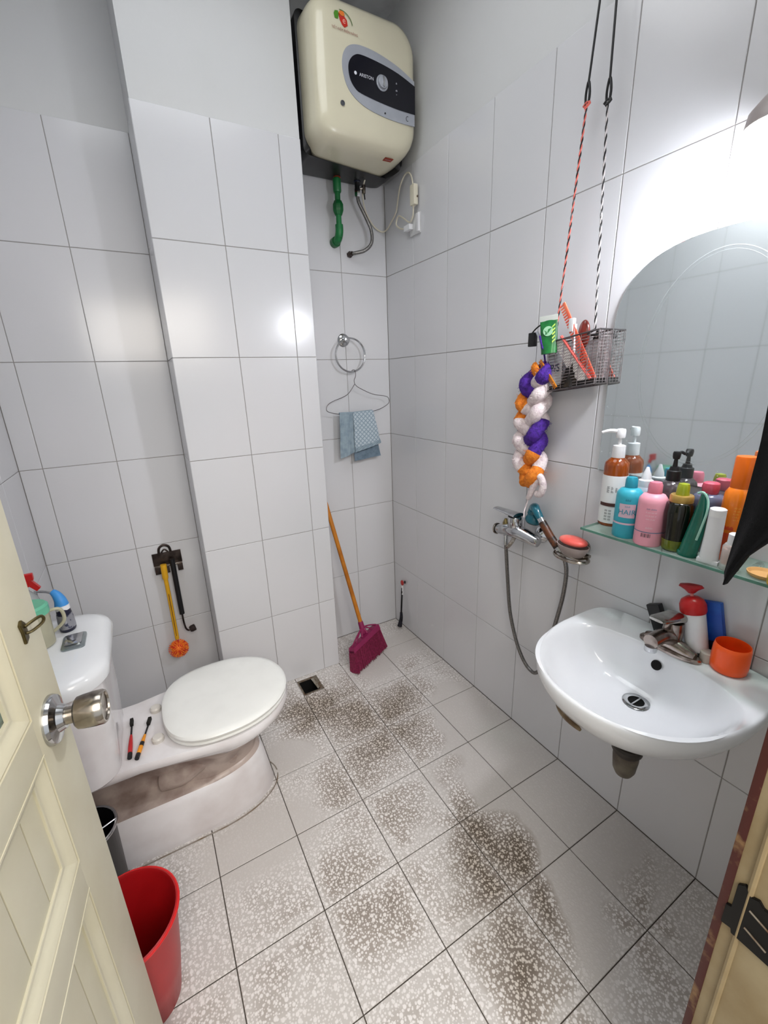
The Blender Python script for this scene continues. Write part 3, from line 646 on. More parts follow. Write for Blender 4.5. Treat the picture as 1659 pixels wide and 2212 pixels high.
def cloth_mat():
    M = bpy.data.materials.new('blue_lattice_cloth'); M.use_nodes = True; N = M.node_tree.nodes; L = M.node_tree.links; b = N['Principled BSDF']
    tc = N.new('ShaderNodeTexCoord'); mp = N.new('ShaderNodeMapping'); mp.inputs['Rotation'].default_value = (0, PI/4, 0); L.new(tc.outputs['Object'], mp.inputs[0])
    sp = N.new('ShaderNodeSeparateXYZ'); L.new(mp.outputs[0], sp.inputs[0]); ms = []
    for i in (0, 2):
        a = N.new('ShaderNodeMath'); a.operation = 'MULTIPLY'; a.inputs[1].default_value = 62; L.new(sp.outputs[i], a.inputs[0])
        f = N.new('ShaderNodeMath'); f.operation = 'FRACT'; L.new(a.outputs[0], f.inputs[0])
        l = N.new('ShaderNodeMath'); l.operation = 'LESS_THAN'; l.inputs[1].default_value = .28; L.new(f.outputs[0], l.inputs[0]); ms.append(l)
    m_ = N.new('ShaderNodeMath'); m_.operation = 'MAXIMUM'; L.new(ms[0].outputs[0], m_.inputs[0]); L.new(ms[1].outputs[0], m_.inputs[1])
    x = N.new('ShaderNodeMix'); x.data_type = 'RGBA'; x.inputs[6].default_value = lin('b6c2ca'); x.inputs[7].default_value = lin('8799a6'); L.new(m_.outputs[0], x.inputs[0])
    L.new(x.outputs[2], b.inputs['Base Color']); b.inputs['Roughness'].default_value = .9; return M
lat = cloth_mat(); plainblue = mat('grey_blue_cloth', '92a3ae', .9, scale=40, col2='7b8d9a', bump=.4, bscale=400)
def sheet(top, bot, yb, amp, nx=22, nz=14, fr=3, th=.002, ph=0):
    """hanging cloth between top line and bottom line, two-sided"""
    mb = MB(); T0, T1 = top; B0, B1 = bot; F = []; Bk = []
    for j in range(nz+1):
        g_ = j/nz
        for i in range(nx+1):
            f = i/nx; p = Vector(T0).lerp(Vector(T1), f).lerp(Vector(B0).lerp(Vector(B1), f), g_)
            w = amp*(.3+.7*g_)*math.sin(f*PI*2*fr+ph+g_*.8)+.0015*math.sin(f*37+g_*11)
            F.append((p.x, p.y-yb+w, p.z)); Bk.append((p.x, p.y-yb+w+th, p.z))
    n = nx+1; N_ = len(F); fs = []
    for j in range(nz):
        for i in range(nx):
            a = j*n+i; fs.append((a, a+1, a+n+1, a+n)); fs.append((N_+a, N_+a+n, N_+a+n+1, N_+a+1))
    for i in range(nx): fs.append((i, N_+i, N_+i+1, i+1)); a = nz*n+i; fs.append((a, a+1, N_+a+1, N_+a))
    for j in range(nz): a = j*n; fs.append((a, a+n, N_+a+n, N_+a)); a += nx; fs.append((a, N_+a, N_+a+n, a+n))
    return mb.add(F+Bk, fs)
t = thing('face_cloth', 'light blue grey lattice patterned cloth folded over the wire hanger', 'cloth', (-.24, -.062, 1.2))
part(t, sheet(((-.335, -.060, 1.316), (-.255, -.060, 1.314)), ((-.345, -.062, 1.085), (-.245, -.062, 1.118)), .008, .005, fr=1.5), 'left_fold', plainblue)
part(t, sheet(((-.262, -.062, 1.316), (-.146, -.062, 1.320)), ((-.262, -.066, 1.135), (-.112, -.066, 1.165)), .012, .003, fr=1), 'front_flap', lat, label='lattice patterned front flap')
part(t, sheet(((-.262, -.066, 1.136), (-.112, -.066, 1.166)), ((-.264, -.066, 1.112), (-.108, -.066, 1.148)), .014, .002, fr=1), 'hem', plainblue)
part(t, sheet(((-.255, -.054, 1.314), (-.145, -.054, 1.318)), ((-.255, -.050, 1.062), (-.098, -.050, 1.075)), -.002, .003, fr=1.5, ph=1), 'back_flap', mat('dusty_blue_cloth', '76899a', .9, scale=50, col2='637786', bump=.4, bscale=300))
part(t, MB().tube([(-.335, -.060, 1.3155), (-.255, -.060, 1.3135), (-.146, -.060, 1.3185)], .0058, 8), 'top_fold', plainblue)

# ------------------------------------------------------------------ water heater
HX0, HX1, HZ0, HZ1, HY = -.468, -.026, 2.338, 2.770, -.335
def hring(y, g_, r, seam=0):
    out = rr(HX0-g_, HX1+g_, HZ0-g_, HZ1+g_, max(.02, r), y, 12, max(.02, r-.03))
    f = lambda x: seam*(min(1, max(0, (-.38-x)/.07))+min(1, max(0, (x+.11)/.07)))
    return [(a, c-.11*f(a), b) for a, b, c in out]
t = thing('water_heater', 'cream square electric water heater with black control strip mounted high in the alcove', 'water heater', (-.236, 0, HZ0))
bs = part(t, MB().rings([hring(-.0005, -.004, .05), hring(-.03, .005, .052), hring(-.085, .007, .055, 1), hring(-.092, -.008, .06, 1)]), 'back_shell', black)
part(t, MB().rings([hring(-.086, -.008, .09, 1), hring(-.090, .0015, .095, 1), hring(-.15, .003, .095, .5), hring(-.27, .0, .095), hring(HY+.035, -.004, .095), hring(HY+.016, -.012, .09), hring(HY+.005, -.026, .08), hring(HY, -.045, .07), hring(HY-.002, -.08, .06), hring(HY-.003, -.15, .03)]), 'casing', cream, 60)
FY = HY-.0035
def fpoly(pts): return [(p[0], p[1]) for p in pts]
MF = Matrix(((1, 0, 0, 0), (0, 0, -1, FY), (0, 1, 0, 0), (0, 0, 0, 1)))  # (x, z, out)
# silver surround and dark strip running off the right side
sv = [(-.048, 2.588), (-.12, 2.616), (-.20, 2.634), (-.27, 2.640), (-.315, 2.634), (-.344, 2.615), (-.358, 2.585), (-.358, 2.55), (-.345, 2.51), (-.318, 2.482), (-.27, 2.460), (-.20, 2.447), (-.12, 2.442), (-.048, 2.444)]
dk = [(-.046, 2.572), (-.12, 2.594), (-.20, 2.607), (-.28, 2.612), (-.310, 2.604), (-.330, 2.584), (-.336, 2.560), (-.330, 2.530), (-.312, 2.508), (-.285, 2.497), (-.20, 2.487), (-.12, 2.482), (-.046, 2.482)]
def sm(P): return [(v.x, v.y) for v in spline([Vector((a, b, 0)) for a, b in P], 5)]
pn = part(t, MB().prism(sm(sv), -.004, .0015, MF), 'control_surround', silver)
part(pn, MB().prism(sm(dk), .001, .0032, MF), 'control_strip', blackg)
part(pn, MB().lathe([(0, 0), (.025, 0), (.025, .003), (.021, .004), (.019, .012), (.016, .0135), (0, .0135)], 32, tf((-.196, FY-.003, 2.548), (0, -1, 0))), 'thermostat_knob', silver)
part(pn, MB().box((-.200, FY-.0195, 2.532), (-.192, FY-.014, 2.564), .002), 'knob_grip', chrome)
def ft(x, z, out): return lambda a, b: (x+a, FY-out, z+b)
wtx = mat('white_print', 'd6d8e0', .5, var=0)
mb = MB(); text_on(mb, 'ARISTON', .0145, ft(-.262, 2.552, .0036)); mb.lathe([(0, 0), (.0055, 0), (.0055, .0003), (0, .0003)], 16, tf((-.308, FY-.0034, 2.553), (0, -1, 0))); part(pn, mb, 'maker_lettering', wtx)
mb = MB()
for zz, s_ in ((2.562, 'ılı'), (2.540, 'ıılı'), (2.528, 'ı')): text_on(mb, s_, .009, ft(-.132, zz, .0036))
part(pn, mb, 'indicator_lettering', wtx)
part(pn, MB().lathe([(0, 0), (.003, 0), (.003, .002), (0, .002)], 12, tf((-.185, FY-.0015, 2.458), (0, -1, 0))), 'screw_cap', black)
part(pn, MB().tube([(-.082+.006*math.cos(a), FY-.002, 2.462+.008*math.sin(a)) for a in [PI*.3+i*PI*1.4/10 for i in range(11)]], .0008, 5), 'drop_symbol', black)
part(t, MB().lathe([(0, 0), (.0085, 0), (.0085, .002), (.0055, .0025), (.0045, .001), (0, .001)], 20, tf((-.365, FY, 2.452), (0, -1, 0))), 'round_vent', mat('grey_plastic', '5d6066', .35, .4))
part(t, MB().lathe([(0, 0), (.0022, 0), (0, .0012)], 10, tf((-.408, FY+.004, 2.585), (0, -1, 0))), 'mark', mat('brown_mark', '5a4a2c', .6))
# energy label: green leaf, red and orange petals, arc, lettering
LX, LZ = -.352, 2.700
def fp(name, poly, m_, out=.0006): part(t, MB().prism([(LX+a, LZ+b) for a, b in poly], -.001, out, MF), name, m_)
LG = mat('leaf_green', '4c8a22', .5); LR = mat('petal_red', 'c42a1c', .5); LO = mat('petal_orange', 'e0782a', .5)
fp('sticker_leaf', [(-.030, .004), (-.026, .012), (-.014, .014), (-.012, .004), (-.015, -.008), (-.027, -.008)], LG)
fp('sticker_petal', [(-.012, .008), (-.002, .002), (.010, .004), (.020, -.004), (.022, -.018), (.010, -.026), (.0, -.020), (-.008, -.008)], LR)
fp('sticker_petal', [(-.012, .010), (-.004, .018), (.008, .016), (.012, .007), (.002, .0035), (-.006, .006)], LO, .0008)
mb = MB(); A_ = [PI*.55-i*PI*.52/12 for i in range(13)]
part(t, MB().add([(LX-.002+(.044 if k else .041)*math.cos(a), FY-.0008, LZ-.016+(.036 if k else .033)*math.sin(a)) for a in A_ for k in (0, 1)], [(2*i, 2*i+1, 2*i+3, 2*i+2) for i in range(12)]), 'sticker_arc', mat('arc_green', '5d7a48', .5))
mb = MB(); text_on(mb, 'TIẾT KIỆM ĐIỆN NĂNG', .0098, ft(LX+.010, LZ-.036, .0012)); part(t, mb, 'sticker_lettering', mat('sticker_red', '9a5a4e', .5))
mb = MB(); text_on(mb, 'e', .026, ft(LX+.008, LZ-.008, .0012)); part(t, mb, 'sticker_swirl', mat('swirl_pink', 'efb7a6', .5))
part(t, MB().box((-.160, -.292, HZ0-.0008), (-.122, -.266, HZ0+.001)), 'red_warning_label', mat('label_red', '9a3418', .5))
mb = MB(); mb.v = []; vs, fs = textmb('ARISTON', .007); mb.add([(-.141+v.x, -.279-v.y, HZ0-.0012) for v in vs], fs); part(t, mb, 'label_lettering', wtx)
part(t, MB().lathe([(0, 0), (.016, 0), (.016, .006), (.011, .008), (0, .008)], 20, Matrix.Translation((-.275, -.06, HZ0-.008))), 'hot_outlet_collar', mat('collar_red', 'a8381c', .4))
part(t, MB().lathe([(0, 0), (.015, 0), (.015, .007), (.011, .009), (0, .009)], 20, Matrix.Translation((-.176, -.06, HZ0-.009))), 'cold_inlet_collar', mat('collar_blue', '1b2238', .4))
part(t, MB().lathe([(0, 0), (.034, 0), (.034, .002), (0, .002)], 28, Matrix.Translation((-.185, -.135, HZ0-.002)), sx=1.2, sy=.7), 'underside_plate', mat('plate_grey', '8d8c85', .5))
# green hot pipe
t = thing('green_water_pipe', 'green plastic water pipe running from heater down to the alcove wall', 'pipe', (-.277, -.055, 2.08))
px_, py_ = -.277, -.06
part(t, MB().lathe([(0, 2.275), (.016, 2.275), (.018, 2.28), (.018, 2.325), (.014, 2.330), (0, 2.330)], 24, Matrix.Translation((px_, py_, 0))), 'coupling', green_p)
part(t, MB().lathe([(.0125, 2.10), (.0125, 2.28)], 20, Matrix.Translation((px_, py_, 0))), 'pipe_length', green_p)
part(t, MB().lathe([(0, 2.188), (.017, 2.188), (.022, 2.200), (.0245, 2.205), (.0245, 2.228), (.022, 2.232), (.017, 2.243), (0, 2.243)], 8, Matrix.Translation((px_, py_, 0))), 'union_nut', mat('dark_green', '116030', .35))
part(t, MB().tube([(px_, py_, 2.150), (px_, py_, 2.128), (px_-.001, py_+.006, 2.108), (px_-.002, py_+.02, 2.096), (px_-.003, -.02, 2.092)], .018, 16, smooth=4), 'elbow', green_p)
part(t, MB().lathe([(0, 0), (.022, 0), (.022, .026), (0, .026)], 20, tf((px_-.003, -.0005, 2.092), (0, -1, 0))), 'wall_socket', MATS['dark_green'])
# steel braided inlet hose
t = thing('braided_inlet_hose', 'grey braided flexible hose curving from heater inlet to the alcove wall', 'hose', (-.176, -.06, 2.05))
part(t, MB().lathe([(0, 2.272), (.012, 2.272), (.014, 2.278), (.014, 2.302), (.0125, 2.304), (.0125, 2.329), (0, 2.329)], 6, Matrix.Translation((-.176, -.06, 0))), 'nut', chrome)
part(t, MB().lathe([(0, 2.285), (.0085, 2.285), (.0085, 2.318), (0, 2.318)], 12, Matrix.Translation((-.150, -.072, 0))).tube([(-.165, -.066, 2.305), (-.150, -.072, 2.305)], .007, 8), 'relief_valve', chrome_d)
part(t, MB().tube([(-.149, -.073, 2.288), (-.147, -.075, 2.262)], .003, 8), 'relief_lever', black)
part(t, MB().tube([(-.176, -.06, 2.278), (-.172, -.062, 2.25), (-.140, -.064, 2.195), (-.113, -.062, 2.145), (-.112, -.058, 2.095), (-.145, -.050, 2.063), (-.185, -.035, 2.052), (-.202, -.022, 2.050)], .0078, 12, smooth=8), 'hose', steel_rope)
part(t, MB().lathe([(0, 0), (.014, 0), (.014, .012), (.011, .014), (.0095, .03), (0, .03)], 6, tf((-.205, -.0005, 2.050), (.12, -1, .0))), 'wall_nut', darksteel)
# power cord with breaker box and socket
t = thing('power_cord', 'ivory heater power cord with inline breaker looping to the wall socket', 'cord', (-.1, -.02, 2.2))
part(t, MB().tube([(-.150, -.09, 2.335), (-.145, -.05, 2.30), (-.118, -.02, 2.24), (-.075, -.014, 2.185), (-.03, -.014, 2.163), (-.012, -.035, 2.168), (-.012, -.075, 2.185), (-.012, -.115, 2.207), (-.014, -.135, 2.224), (-.014, -.150, 2.265), (-.014, -.170, 2.305), (-.014, -.205, 2.330), (-.014, -.238, 2.330), (-.014, -.262, 2.305), (-.014, -.272, 2.272)], .0032, 8, smooth=7), 'cable', ivory)
part(t, MB().box((-.030, -.302, 2.192), (-.008, -.270, 2.268), .004), 'breaker_box', ivory)
part(t, MB().lathe([(0, 0), (.004, 0), (.004, .003), (0, .003)], 10, tf((-.012, -.302, 2.222), (0, -1, 0))), 'test_button', rust)
part(t, MB().tube([(-.018, -.280, 2.192), (-.018, -.275, 2.155), (-.016, -.245, 2.140), (-.014, -.190, 2.172), (-.014, -.150, 2.192), (-.014, -.128, 2.172), (-.014, -.135, 2.155), (-.014, -.17, 2.135), (-.014, -.215, 2.122)], .0032, 8, smooth=7), 'cable', ivory)
part(t, MB().box((-.030, -.262, 2.108), (-.008, -.215, 2.130), .004), 'plug', whitep)
t = thing('wall_socket', 'white power socket plate on the right wall below the heater', 'socket', (0, -.285, 2.13))
part(t, MB().box((-.008, -.312, 2.085), (-.0003, -.235, 2.165), .002), 'plate', mat('socket_plate', 'd6d6d6', .35))
part(t, MB().box((-.016, -.314, 2.090), (-.008, -.300, 2.160), .001), 'cover_edge', whitep)

# ------------------------------------------------------------------ mirror
MY, MZ = -1.531, 1.58
t = thing('wall_mirror', 'arched frameless mirror with etched oval line on the right wall', 'mirror', (0, MY, 1.182))
def arch(g_):
    pts = [(MY+.2515-g_, 1.182+g_)]
    for i in range(33):
        a = PI*i/32; c, s_ = math.cos(a), math.sin(a)
        pts.append((MY+(.2515-g_)*abs(c)**(2/2.5)*(1 if c > 0 else -1), MZ+(.195-g_)*abs(s_)**(2/2.5)))
    pts.append((MY-.2515+g_, 1.182+g_)); return pts
MR = Matrix(((0, 0, -1, 0), (1, 0, 0, 0), (0, 1, 0, 0), (0, 0, 0, 1)))  # (y, z, out from right wall)
pl = MB(); n = len(arch(0))
o1 = [MR @ Vector((a, b, .0005)) for a, b in arch(0)]; o2 = [MR @ Vector((a, b, .0045)) for a, b in arch(0)]; o3 = [MR @ Vector((a, b, .0055)) for a, b in arch(.0015)]
part(t, MB().rings([o1, o2], False), 'glass_edge', glass_edge)
part(t, MB().rings([o2, o3], False).add(o3, [tuple(range(n))]), 'glass', mirror_mat(), 5)
frost = mat('etched_frost', 'e2eaea', .22, .85, var=.03)
def oval(g_, w): 
    mb = MB(); k = 72
    mb.add([MR @ Vector((-1.530+(.165-g_-q)*math.cos(2*PI*i/k), 1.485+(.250-g_-q)*math.sin(2*PI*i/k), .0058)) for q in (0, w) for i in range(k)], [(i, (i+1) % k, k+(i+1) % k, k+i) for i in range(k)]); return mb
part(t, oval(0, .0018), 'etched_line', frost); part(t, oval(.008, .0010), 'etched_line', frost)

# ------------------------------------------------------------------ glass shelf
t = thing('glass_shelf', 'green edged glass shelf crowded with bottles under the mirror', 'shelf', (0, -1.55, 1.027))
SY0, SY1 = -1.90, -1.335
part(t, MB().box((-.136, SY0, 1.0275), (-.001, SY1, 1.0335), .0006), 'glass_plate', glass_shelf)
part(t, MB().box((-.1372, SY0, 1.0272), (-.1358, SY1, 1.0338)).box((-.1372, SY1-.001, 1.0272), (-.001, SY1+.0005, 1.0338)), 'plate_edge', glass_edge)
for y in (SY1-.04, -1.72):
    part(t, MB().box((-.03, y-.006, 1.020), (-.0005, y+.006, 1.0272), .001).lathe([(0, 0), (.009, 0), (.009, .012), (0, .014)], 16, tf((-.0003, y, 1.021), (-1, 0, 0))), 'bracket', chrome)
SZ = 1.0338
VIEW = math.atan2(-.55, -1.1)
def bottle(name, label, x, y, prof, m_, cat='bottle', **k):
    t = thing(name, label, cat, (x, y, SZ)); lath(t, 'body', prof, x, y, SZ, m_, **k); return t
# tall amber pump bottle
x, y = -.040, -1.362
t = thing('pump_bottle', 'tall amber bottle with white label and white pump at the left end of the shelf', 'bottle', (x, y, SZ))
lath(t, 'body', [(0, 0), (.030, 0), (.033, .004), (.033, .178), (.031, .188), (.022, .198), (.016, .203), (0, .203)], x, y, SZ, mat('amber_plastic', 'a04a0c', .12, scale=9, col2='6a2a08', coat=.4, trans=.35))
lath(t, 'label', [(.0334, .010), (.0336, .012), (.0336, .150), (.0334, .152)], x, y, SZ, mat('paper_label', 'e6e6e6', .5, var=.02))
part(t, wrapband(x, y, .0338, VIEW-1.0, VIEW+1.0, SZ+.062, SZ+.072), 'label_band', mat('label_brown', '4a2a26', .5))
txd = mat('dark_print', '3d3a3c', .6, var=0)
mb = MB()
for i, (s_, q) in enumerate([('lılıılıl', .011), ('ıılı-ıll', .010), ('ılıılıı', .009), ('lııı ıılı', .008)]):
    f = cylwrap(x, y, .0346, VIEW, 0)
    vs, fs = textmb(s_, q); mb.add([(lambda a, b: f(a, b))(v.y*1.0-.012+i*.011, SZ+.112-v.x*1.0) for v in vs], fs)
for i in range(4): vs, fs = textmb('IIII IIII', .008); f = cylwrap(x, y, .0346, VIEW, 0); mb.add([f(v.x-.006, SZ+.022+i*.009+v.y) for v in vs], fs)
part(t, mb, 'label_lettering', txd)
lath(t, 'pump_collar', [(0, .200), (.0165, .200), (.0175, .204), (.0165, .236), (.012, .238), (0, .238)], x, y, SZ, whitep)
part(t, MB().lathe([(.0048, SZ+.236), (.0048, SZ+.262)], 12, Matrix.Translation((x, y, 0))), 'pump_stem', whitep)
part(t, MB().lathe([(0, 0), (.0115, 0), (.0125, .004), (.0125, .020), (.0105, .025), (0, .0265)], 20, Matrix.Translation((x, y, SZ+.258))).tube([(x, y, SZ+.275), (x-.020, y+.021, SZ+.278), (x-.034, y+.036, SZ+.273)], lambda q: .0065-.003*q, 10, smooth=4), 'pump_head', whitep)
# teal and pink
pr = lambda h, r: [(0, 0), (r*.92, 0), (r, .004), (r, h*.68), (r*.96, h*.74), (r*.75, h*.80), (r*.46, h*.825), (0, h*.825)]
def hair(x, y, m_, mcap, mlab, name_, label, L1, L2, extra):
    r = .0325; t = thing(name_, label, 'bottle', (x, y, SZ))
    lath(t, 'body', pr(.168, r), x, y, SZ, m_, ang=45)
    lath(t, 'cap', [(0, .135), (.0150, .135), (.0155, .138), (.0148, .160), (.012, .1665), (0, .168)], x, y, SZ, mcap)
    part(t, wrapband(x, y, r, VIEW-.62, VIEW+.62, SZ+.060, SZ+.098), 'label_panel', mlab)
    part(t, wrapband(x, y, r, VIEW-1.3, VIEW+1.3, SZ+.040, SZ+.045), 'label_band', mlab)
    f = cylwrap(x, y, r+.0012, VIEW, 0)
    for s_, q, zz in L1: vs, fs = textmb(s_, q); part(t, MB().add([f(v.x, SZ+zz+v.y) for v in vs], fs), 'label_lettering', L2)
    return t
t = hair(-.098, -1.445, mat('teal_plastic', '35a9bd', .35, var=.04), mat('teal_cap', '2695ab', .35), mat('pale_pink_print', 'd3b6c4', .5, var=.02), 'shampoo_bottle', 'turquoise shampoo bottle with pale pink HAIR label at the shelf front',
     [('HAIR', .020, .075), ('ılıılııll', .0065, .091)], mat('teal_print', '2a8fa6', .5), 0)
part(t, MB().add([cylwrap(-.098, -1.445, .0340, VIEW, 0)(v.x, SZ+.109+v.y) for v in textmb('ılılııl', .009)[0]], textmb('ılılııl', .009)[1]), 'label_lettering', mat('dark_teal_print', '125a70', .5))
r = .0335; x, y = -.106, -1.512
t = thing('conditioner_bottle', 'pink conditioner bottle with barcode beside the turquoise bottle', 'bottle', (x, y, SZ))
lath(t, 'body', pr(.168, r), x, y, SZ, mat('pink_plastic', 'eea3b3', .35, var=.04), ang=45)
lath(t, 'cap', [(0, .135), (.0160, .135), (.0165, .138), (.0158, .160), (.013, .1665), (0, .168)], x, y, SZ, mat('pink_cap', 'df7f93', .35))
bb = mat('blue_grey_print', '5a7690', .5)
part(t, wrapband(x, y, r, VIEW-1.3, VIEW+1.3, SZ+.0385, SZ+.0405), 'label_band', bb)
mb = MB(); f = cylwrap(x, y, r+.0008, VIEW, 0)
for s_, q, zz in (('ılıılı ıılıılııı', .0065, .102), ): vs, fs = textmb(s_, q); mb.add([f(v.x, SZ+zz+v.y) for v in vs], fs)
part(t, mb, 'label_lettering', bb)
mb = MB()
for s_, q, zz in (('ıll ıılıll ılıılı ılıl', .005, .093), ('ıılııı ıll ılıılıı ıll', .005, .084), ('ılıılıılıı', .0075, .052), ('ılıılılı ıll ıılıl', .005, .075)): vs, fs = textmb(s_, q); mb.add([f(v.x, SZ+zz+v.y) for v in vs], fs)
part(t, mb, 'label_lettering', mat('white_pink_print', 'f6dde2', .5))
mb = MB()
for i in range(9):
    a = -.016+i*.0026; w = .0008 if i % 3 else .0015; mb.add([f(a, SZ+.026), f(a+w, SZ+.026), f(a+w, SZ+.036), f(a, SZ+.036)], [(0, 1, 2, 3)])
part(t, mb, 'barcode', txd)
# dark bottle with a lime cap
x, y = -.094, -1.571
t = thing('shower_oil_bottle', 'dark olive bottle with gold collar and lime green cap on the shelf', 'bottle', (x, y, SZ))
lath(t, 'body', [(0, 0), (.024, 0), (.0265, .004), (.0275, .02), (.031, .075), (.0325, .10), (.030, .122), (.024, .128), (0, .128)], x, y, SZ, mat('dark_olive', '0a0b05', .12, coat=.2, scale=8, col2='131405'), ang=50)
lath(t, 'oil_base', [(.0262, .003), (.0272, .006), (.0285, .022), (.0290, .030)], x, y, SZ, mat('olive_glow', '5f6a10', .15, scale=12, col2='2a3006', coat=.5))
lath(t, 'collar', [(0, .124), (.0245, .124), (.0255, .127), (.0255, .141), (.0235, .144), (0, .144)], x, y, SZ, mat('gold_collar', 'b7964f', .35, .4))
lath(t, 'cap', [(0, .142), (.0145, .142), (.0145, .150), (.0130, .166), (.0110, .172), (0, .174)], x, y, SZ, mat('lime_cap', '9aa61e', .2, coat=.4))
# black pump bottle behind
x, y = -.036, -1.515
t = thing('pump_bottle', 'dark grey bottle with black pump behind the lime capped bottle', 'bottle', (x, y, SZ))
lath(t, 'body', [(0, 0), (.028, 0), (.033, .004), (.034, .10), (.033, .13), (.028, .150), (.015, .163), (0, .163)], x, y, SZ, mat('smoky_plastic', '4a4346', .15, coat=.4, scale=6, col2='2b2629'), ang=50)
lath(t, 'pump_collar', [(0, .160), (.0165, .160), (.0165, .187), (.012, .189), (.010, .198), (0, .198)], x, y, SZ, black)
part(t, MB().lathe([(.006, SZ+.196), (.004, SZ+.222)], 12, Matrix.Translation((x, y, 0))), 'pump_stem', black)
part(t, MB().lathe([(0, 0), (.0075, 0), (.009, .006), (.0095, .014), (.008, .019), (0, .020)], 14, Matrix.Translation((x, y, SZ+.218))).tube([(x, y, SZ+.232), (x+.014, y-.004, SZ+.234), (x+.026, y-.006, SZ+.229)], .004, 8, smooth=3), 'pump_head', black)
# white dropper bottle behind pink
x, y = -.036, -1.448
t = thing('dropper_bottle', 'small white nozzle bottle between the turquoise and pink bottles near the mirror', 'bottle', (x, y, SZ))
lath(t, 'body', [(0, 0), (.024, 0), (.026, .004), (.026, .118), (.018, .132), (0, .132)], x, y, SZ, mat('pale_grey_plastic', 'b9bfc9', .3))
lath(t, 'cap', [(0, .132), (.0175, .132), (.018, .136), (.018, .150), (.0125, .153), (.0115, .163), (.006, .178), (.0035, .186), (0, .187)], x, y, SZ, whitep)
# lavender bottle pink cap
x, y = -.036, -1.604
t = thing('mouthwash_bottle', 'large lavender grey bottle with a pink cap behind the white tube', 'bottle', (x, y, SZ))
lath(t, 'body', [(0, 0), (.030, 0), (.034, .004), (.034, .128), (.032, .139), (.024, .145), (0, .146)], x, y, SZ, mat('lavender_plastic', '777b95', .12, coat=.4, scale=7, col2='5c6078', trans=.25), sx=.9, sy=1.05, ang=50)
lath(t, 'cap', [(0, .145), (.0155, .145), (.0175, .150), (.0185, .162), (.017, .171), (.012, .174), (0, .175)], x, y, SZ, mat('coral_cap', 'd9576e', .25, coat=.4))
# green combs / clear teal bottle leaning
x, y = -.110, -1.617
t = thing('hand_gel_bottle', 'translucent teal green curved bottle between the dark and white bottles', 'bottle', (x, y, SZ))
mb = MB(); R = []
for i in range(15):
    f = i/14; z_ = SZ+.160*f; cy = y+.006-.014*math.sin(f*PI*.55); hw = .021*(1-f**2*.70); hx = .014*(1-f*.5)
    R.append([(x+hx*math.cos(2*PI*k/20), cy+hw*math.sin(2*PI*k/20), z_) for k in range(20)])
part(t, mb.rings(R), 'body', mat('teal_green_gel', '18806a', .14, coat=.3, scale=10, col2='0f6450', trans=.4))
part(t, MB().tube([(x-.013, y-.014, SZ+.050), (x-.014, y-.020, SZ+.085), (x-.012, y-.024, SZ+.120), (x-.008, y-.020, SZ+.148), (x-.007, y-.008, SZ+.164), (x-.005, y+.004, SZ+.160)], .0026, 8, smooth=5), 'rim_strip', mat('pale_mint', '9fd0bd', .3))
lath(t, 'gel_base', [(0, .001), (.022, .001), (.023, .004), (.023, .010), (.021, .012), (0, .012)], x, y+.006, SZ, MATS['teal_green_gel'], sx=.55, sy=1.0)
# white tube
x, y = -.116, -1.660
t = thing('face_wash_tube', 'white tube standing on its cap at the shelf front', 'tube', (x, y, SZ))
mb = MB(); R = []
for i in range(13):
    f = i/12; z_ = SZ+.002+.131*f; hw = .0205-.006*f if f < .75 else .016; hw = .0205-.0065*f*(1-.35*f); hx = .008+.007*f
    R.append([(x+hx*math.cos(2*PI*k/24), y+hw*math.sin(2*PI*k/24), z_) for k in range(24)])
part(t, mb.rings(R), 'body', whitep)
lath(t, 'cap', [(0, .116), (.0158, .116), (.0162, .119), (.0160, .132), (.0135, .1345), (0, .135)], x, y, SZ, mat('white_cap', 'f0f0f0', .3))
part(t, MB().box((x-.007, y-.022, SZ), (x+.007, y+.022, SZ+.010), .001), 'crimped_end', whitep)
# orange bottle
x, y = -.052, -1.668
t = thing('sunscreen_bottle', 'orange bottle with orange cap and red lower half behind the white tube', 'bottle', (x, y, SZ))
op = mat('orange_bottle', 'ee7d14', .3, coat=.3); rp = mat('red_orange', 'd8481a', .3, coat=.3)
mb = MB(); mb.lathe([(0, 0), (.024, 0), (.026, .003), (.0262, .055), (.027, .075)], 28, Matrix.Translation((x, y, SZ)), caps=True)
part(t, mb, 'lower_body', rp)
lath(t, 'body', [(.0268, .070), (.0285, .10), (.028, .125), (.0275, .145), (.026, .163), (.020, .174), (.0175, .177), (0, .178)], x, y, SZ, op, ang=50)
lath(t, 'cap', [(0, .175), (.0195, .175), (.020, .178), (.0195, .244), (.018, .247), (0, .247)], x, y, SZ, mat('deep_orange', 'e56a0c', .35))
part(t, wrapband(x, y, .0270, VIEW-.8, VIEW+.0, SZ+.078, SZ+.088), 'label_flash', rp)
part(t, wrapband(x, y, .0266, VIEW-.25, VIEW+.25, SZ+.030, SZ+.052), 'barcode_patch', mat('ochre_print', 'c88a2a', .5))
mb = MB(); f = cylwrap(x, y, .0284, VIEW, 0)
for i in range(5): vs, fs = textmb('ıılı ıılı ılı'[i:i+8], .0065); f = cylwrap(x, y, .0292, VIEW, 0); mb.add([f(v.x, SZ+.132-i*.007+v.y) for v in vs], fs)
part(t, mb, 'label_lettering', mat('yellow_print', 'f5bb4a', .5))
mb = MB(); f = cylwrap(x, y, .0278, VIEW, 0)
for i in range(6): a = -.004+i*.0016; mb.add([f(a, SZ+.033), f(a+.0009, SZ+.033), f(a+.0009, SZ+.049), f(a, SZ+.049)], [(0, 1, 2, 3)])
part(t, mb, 'barcode', txd)
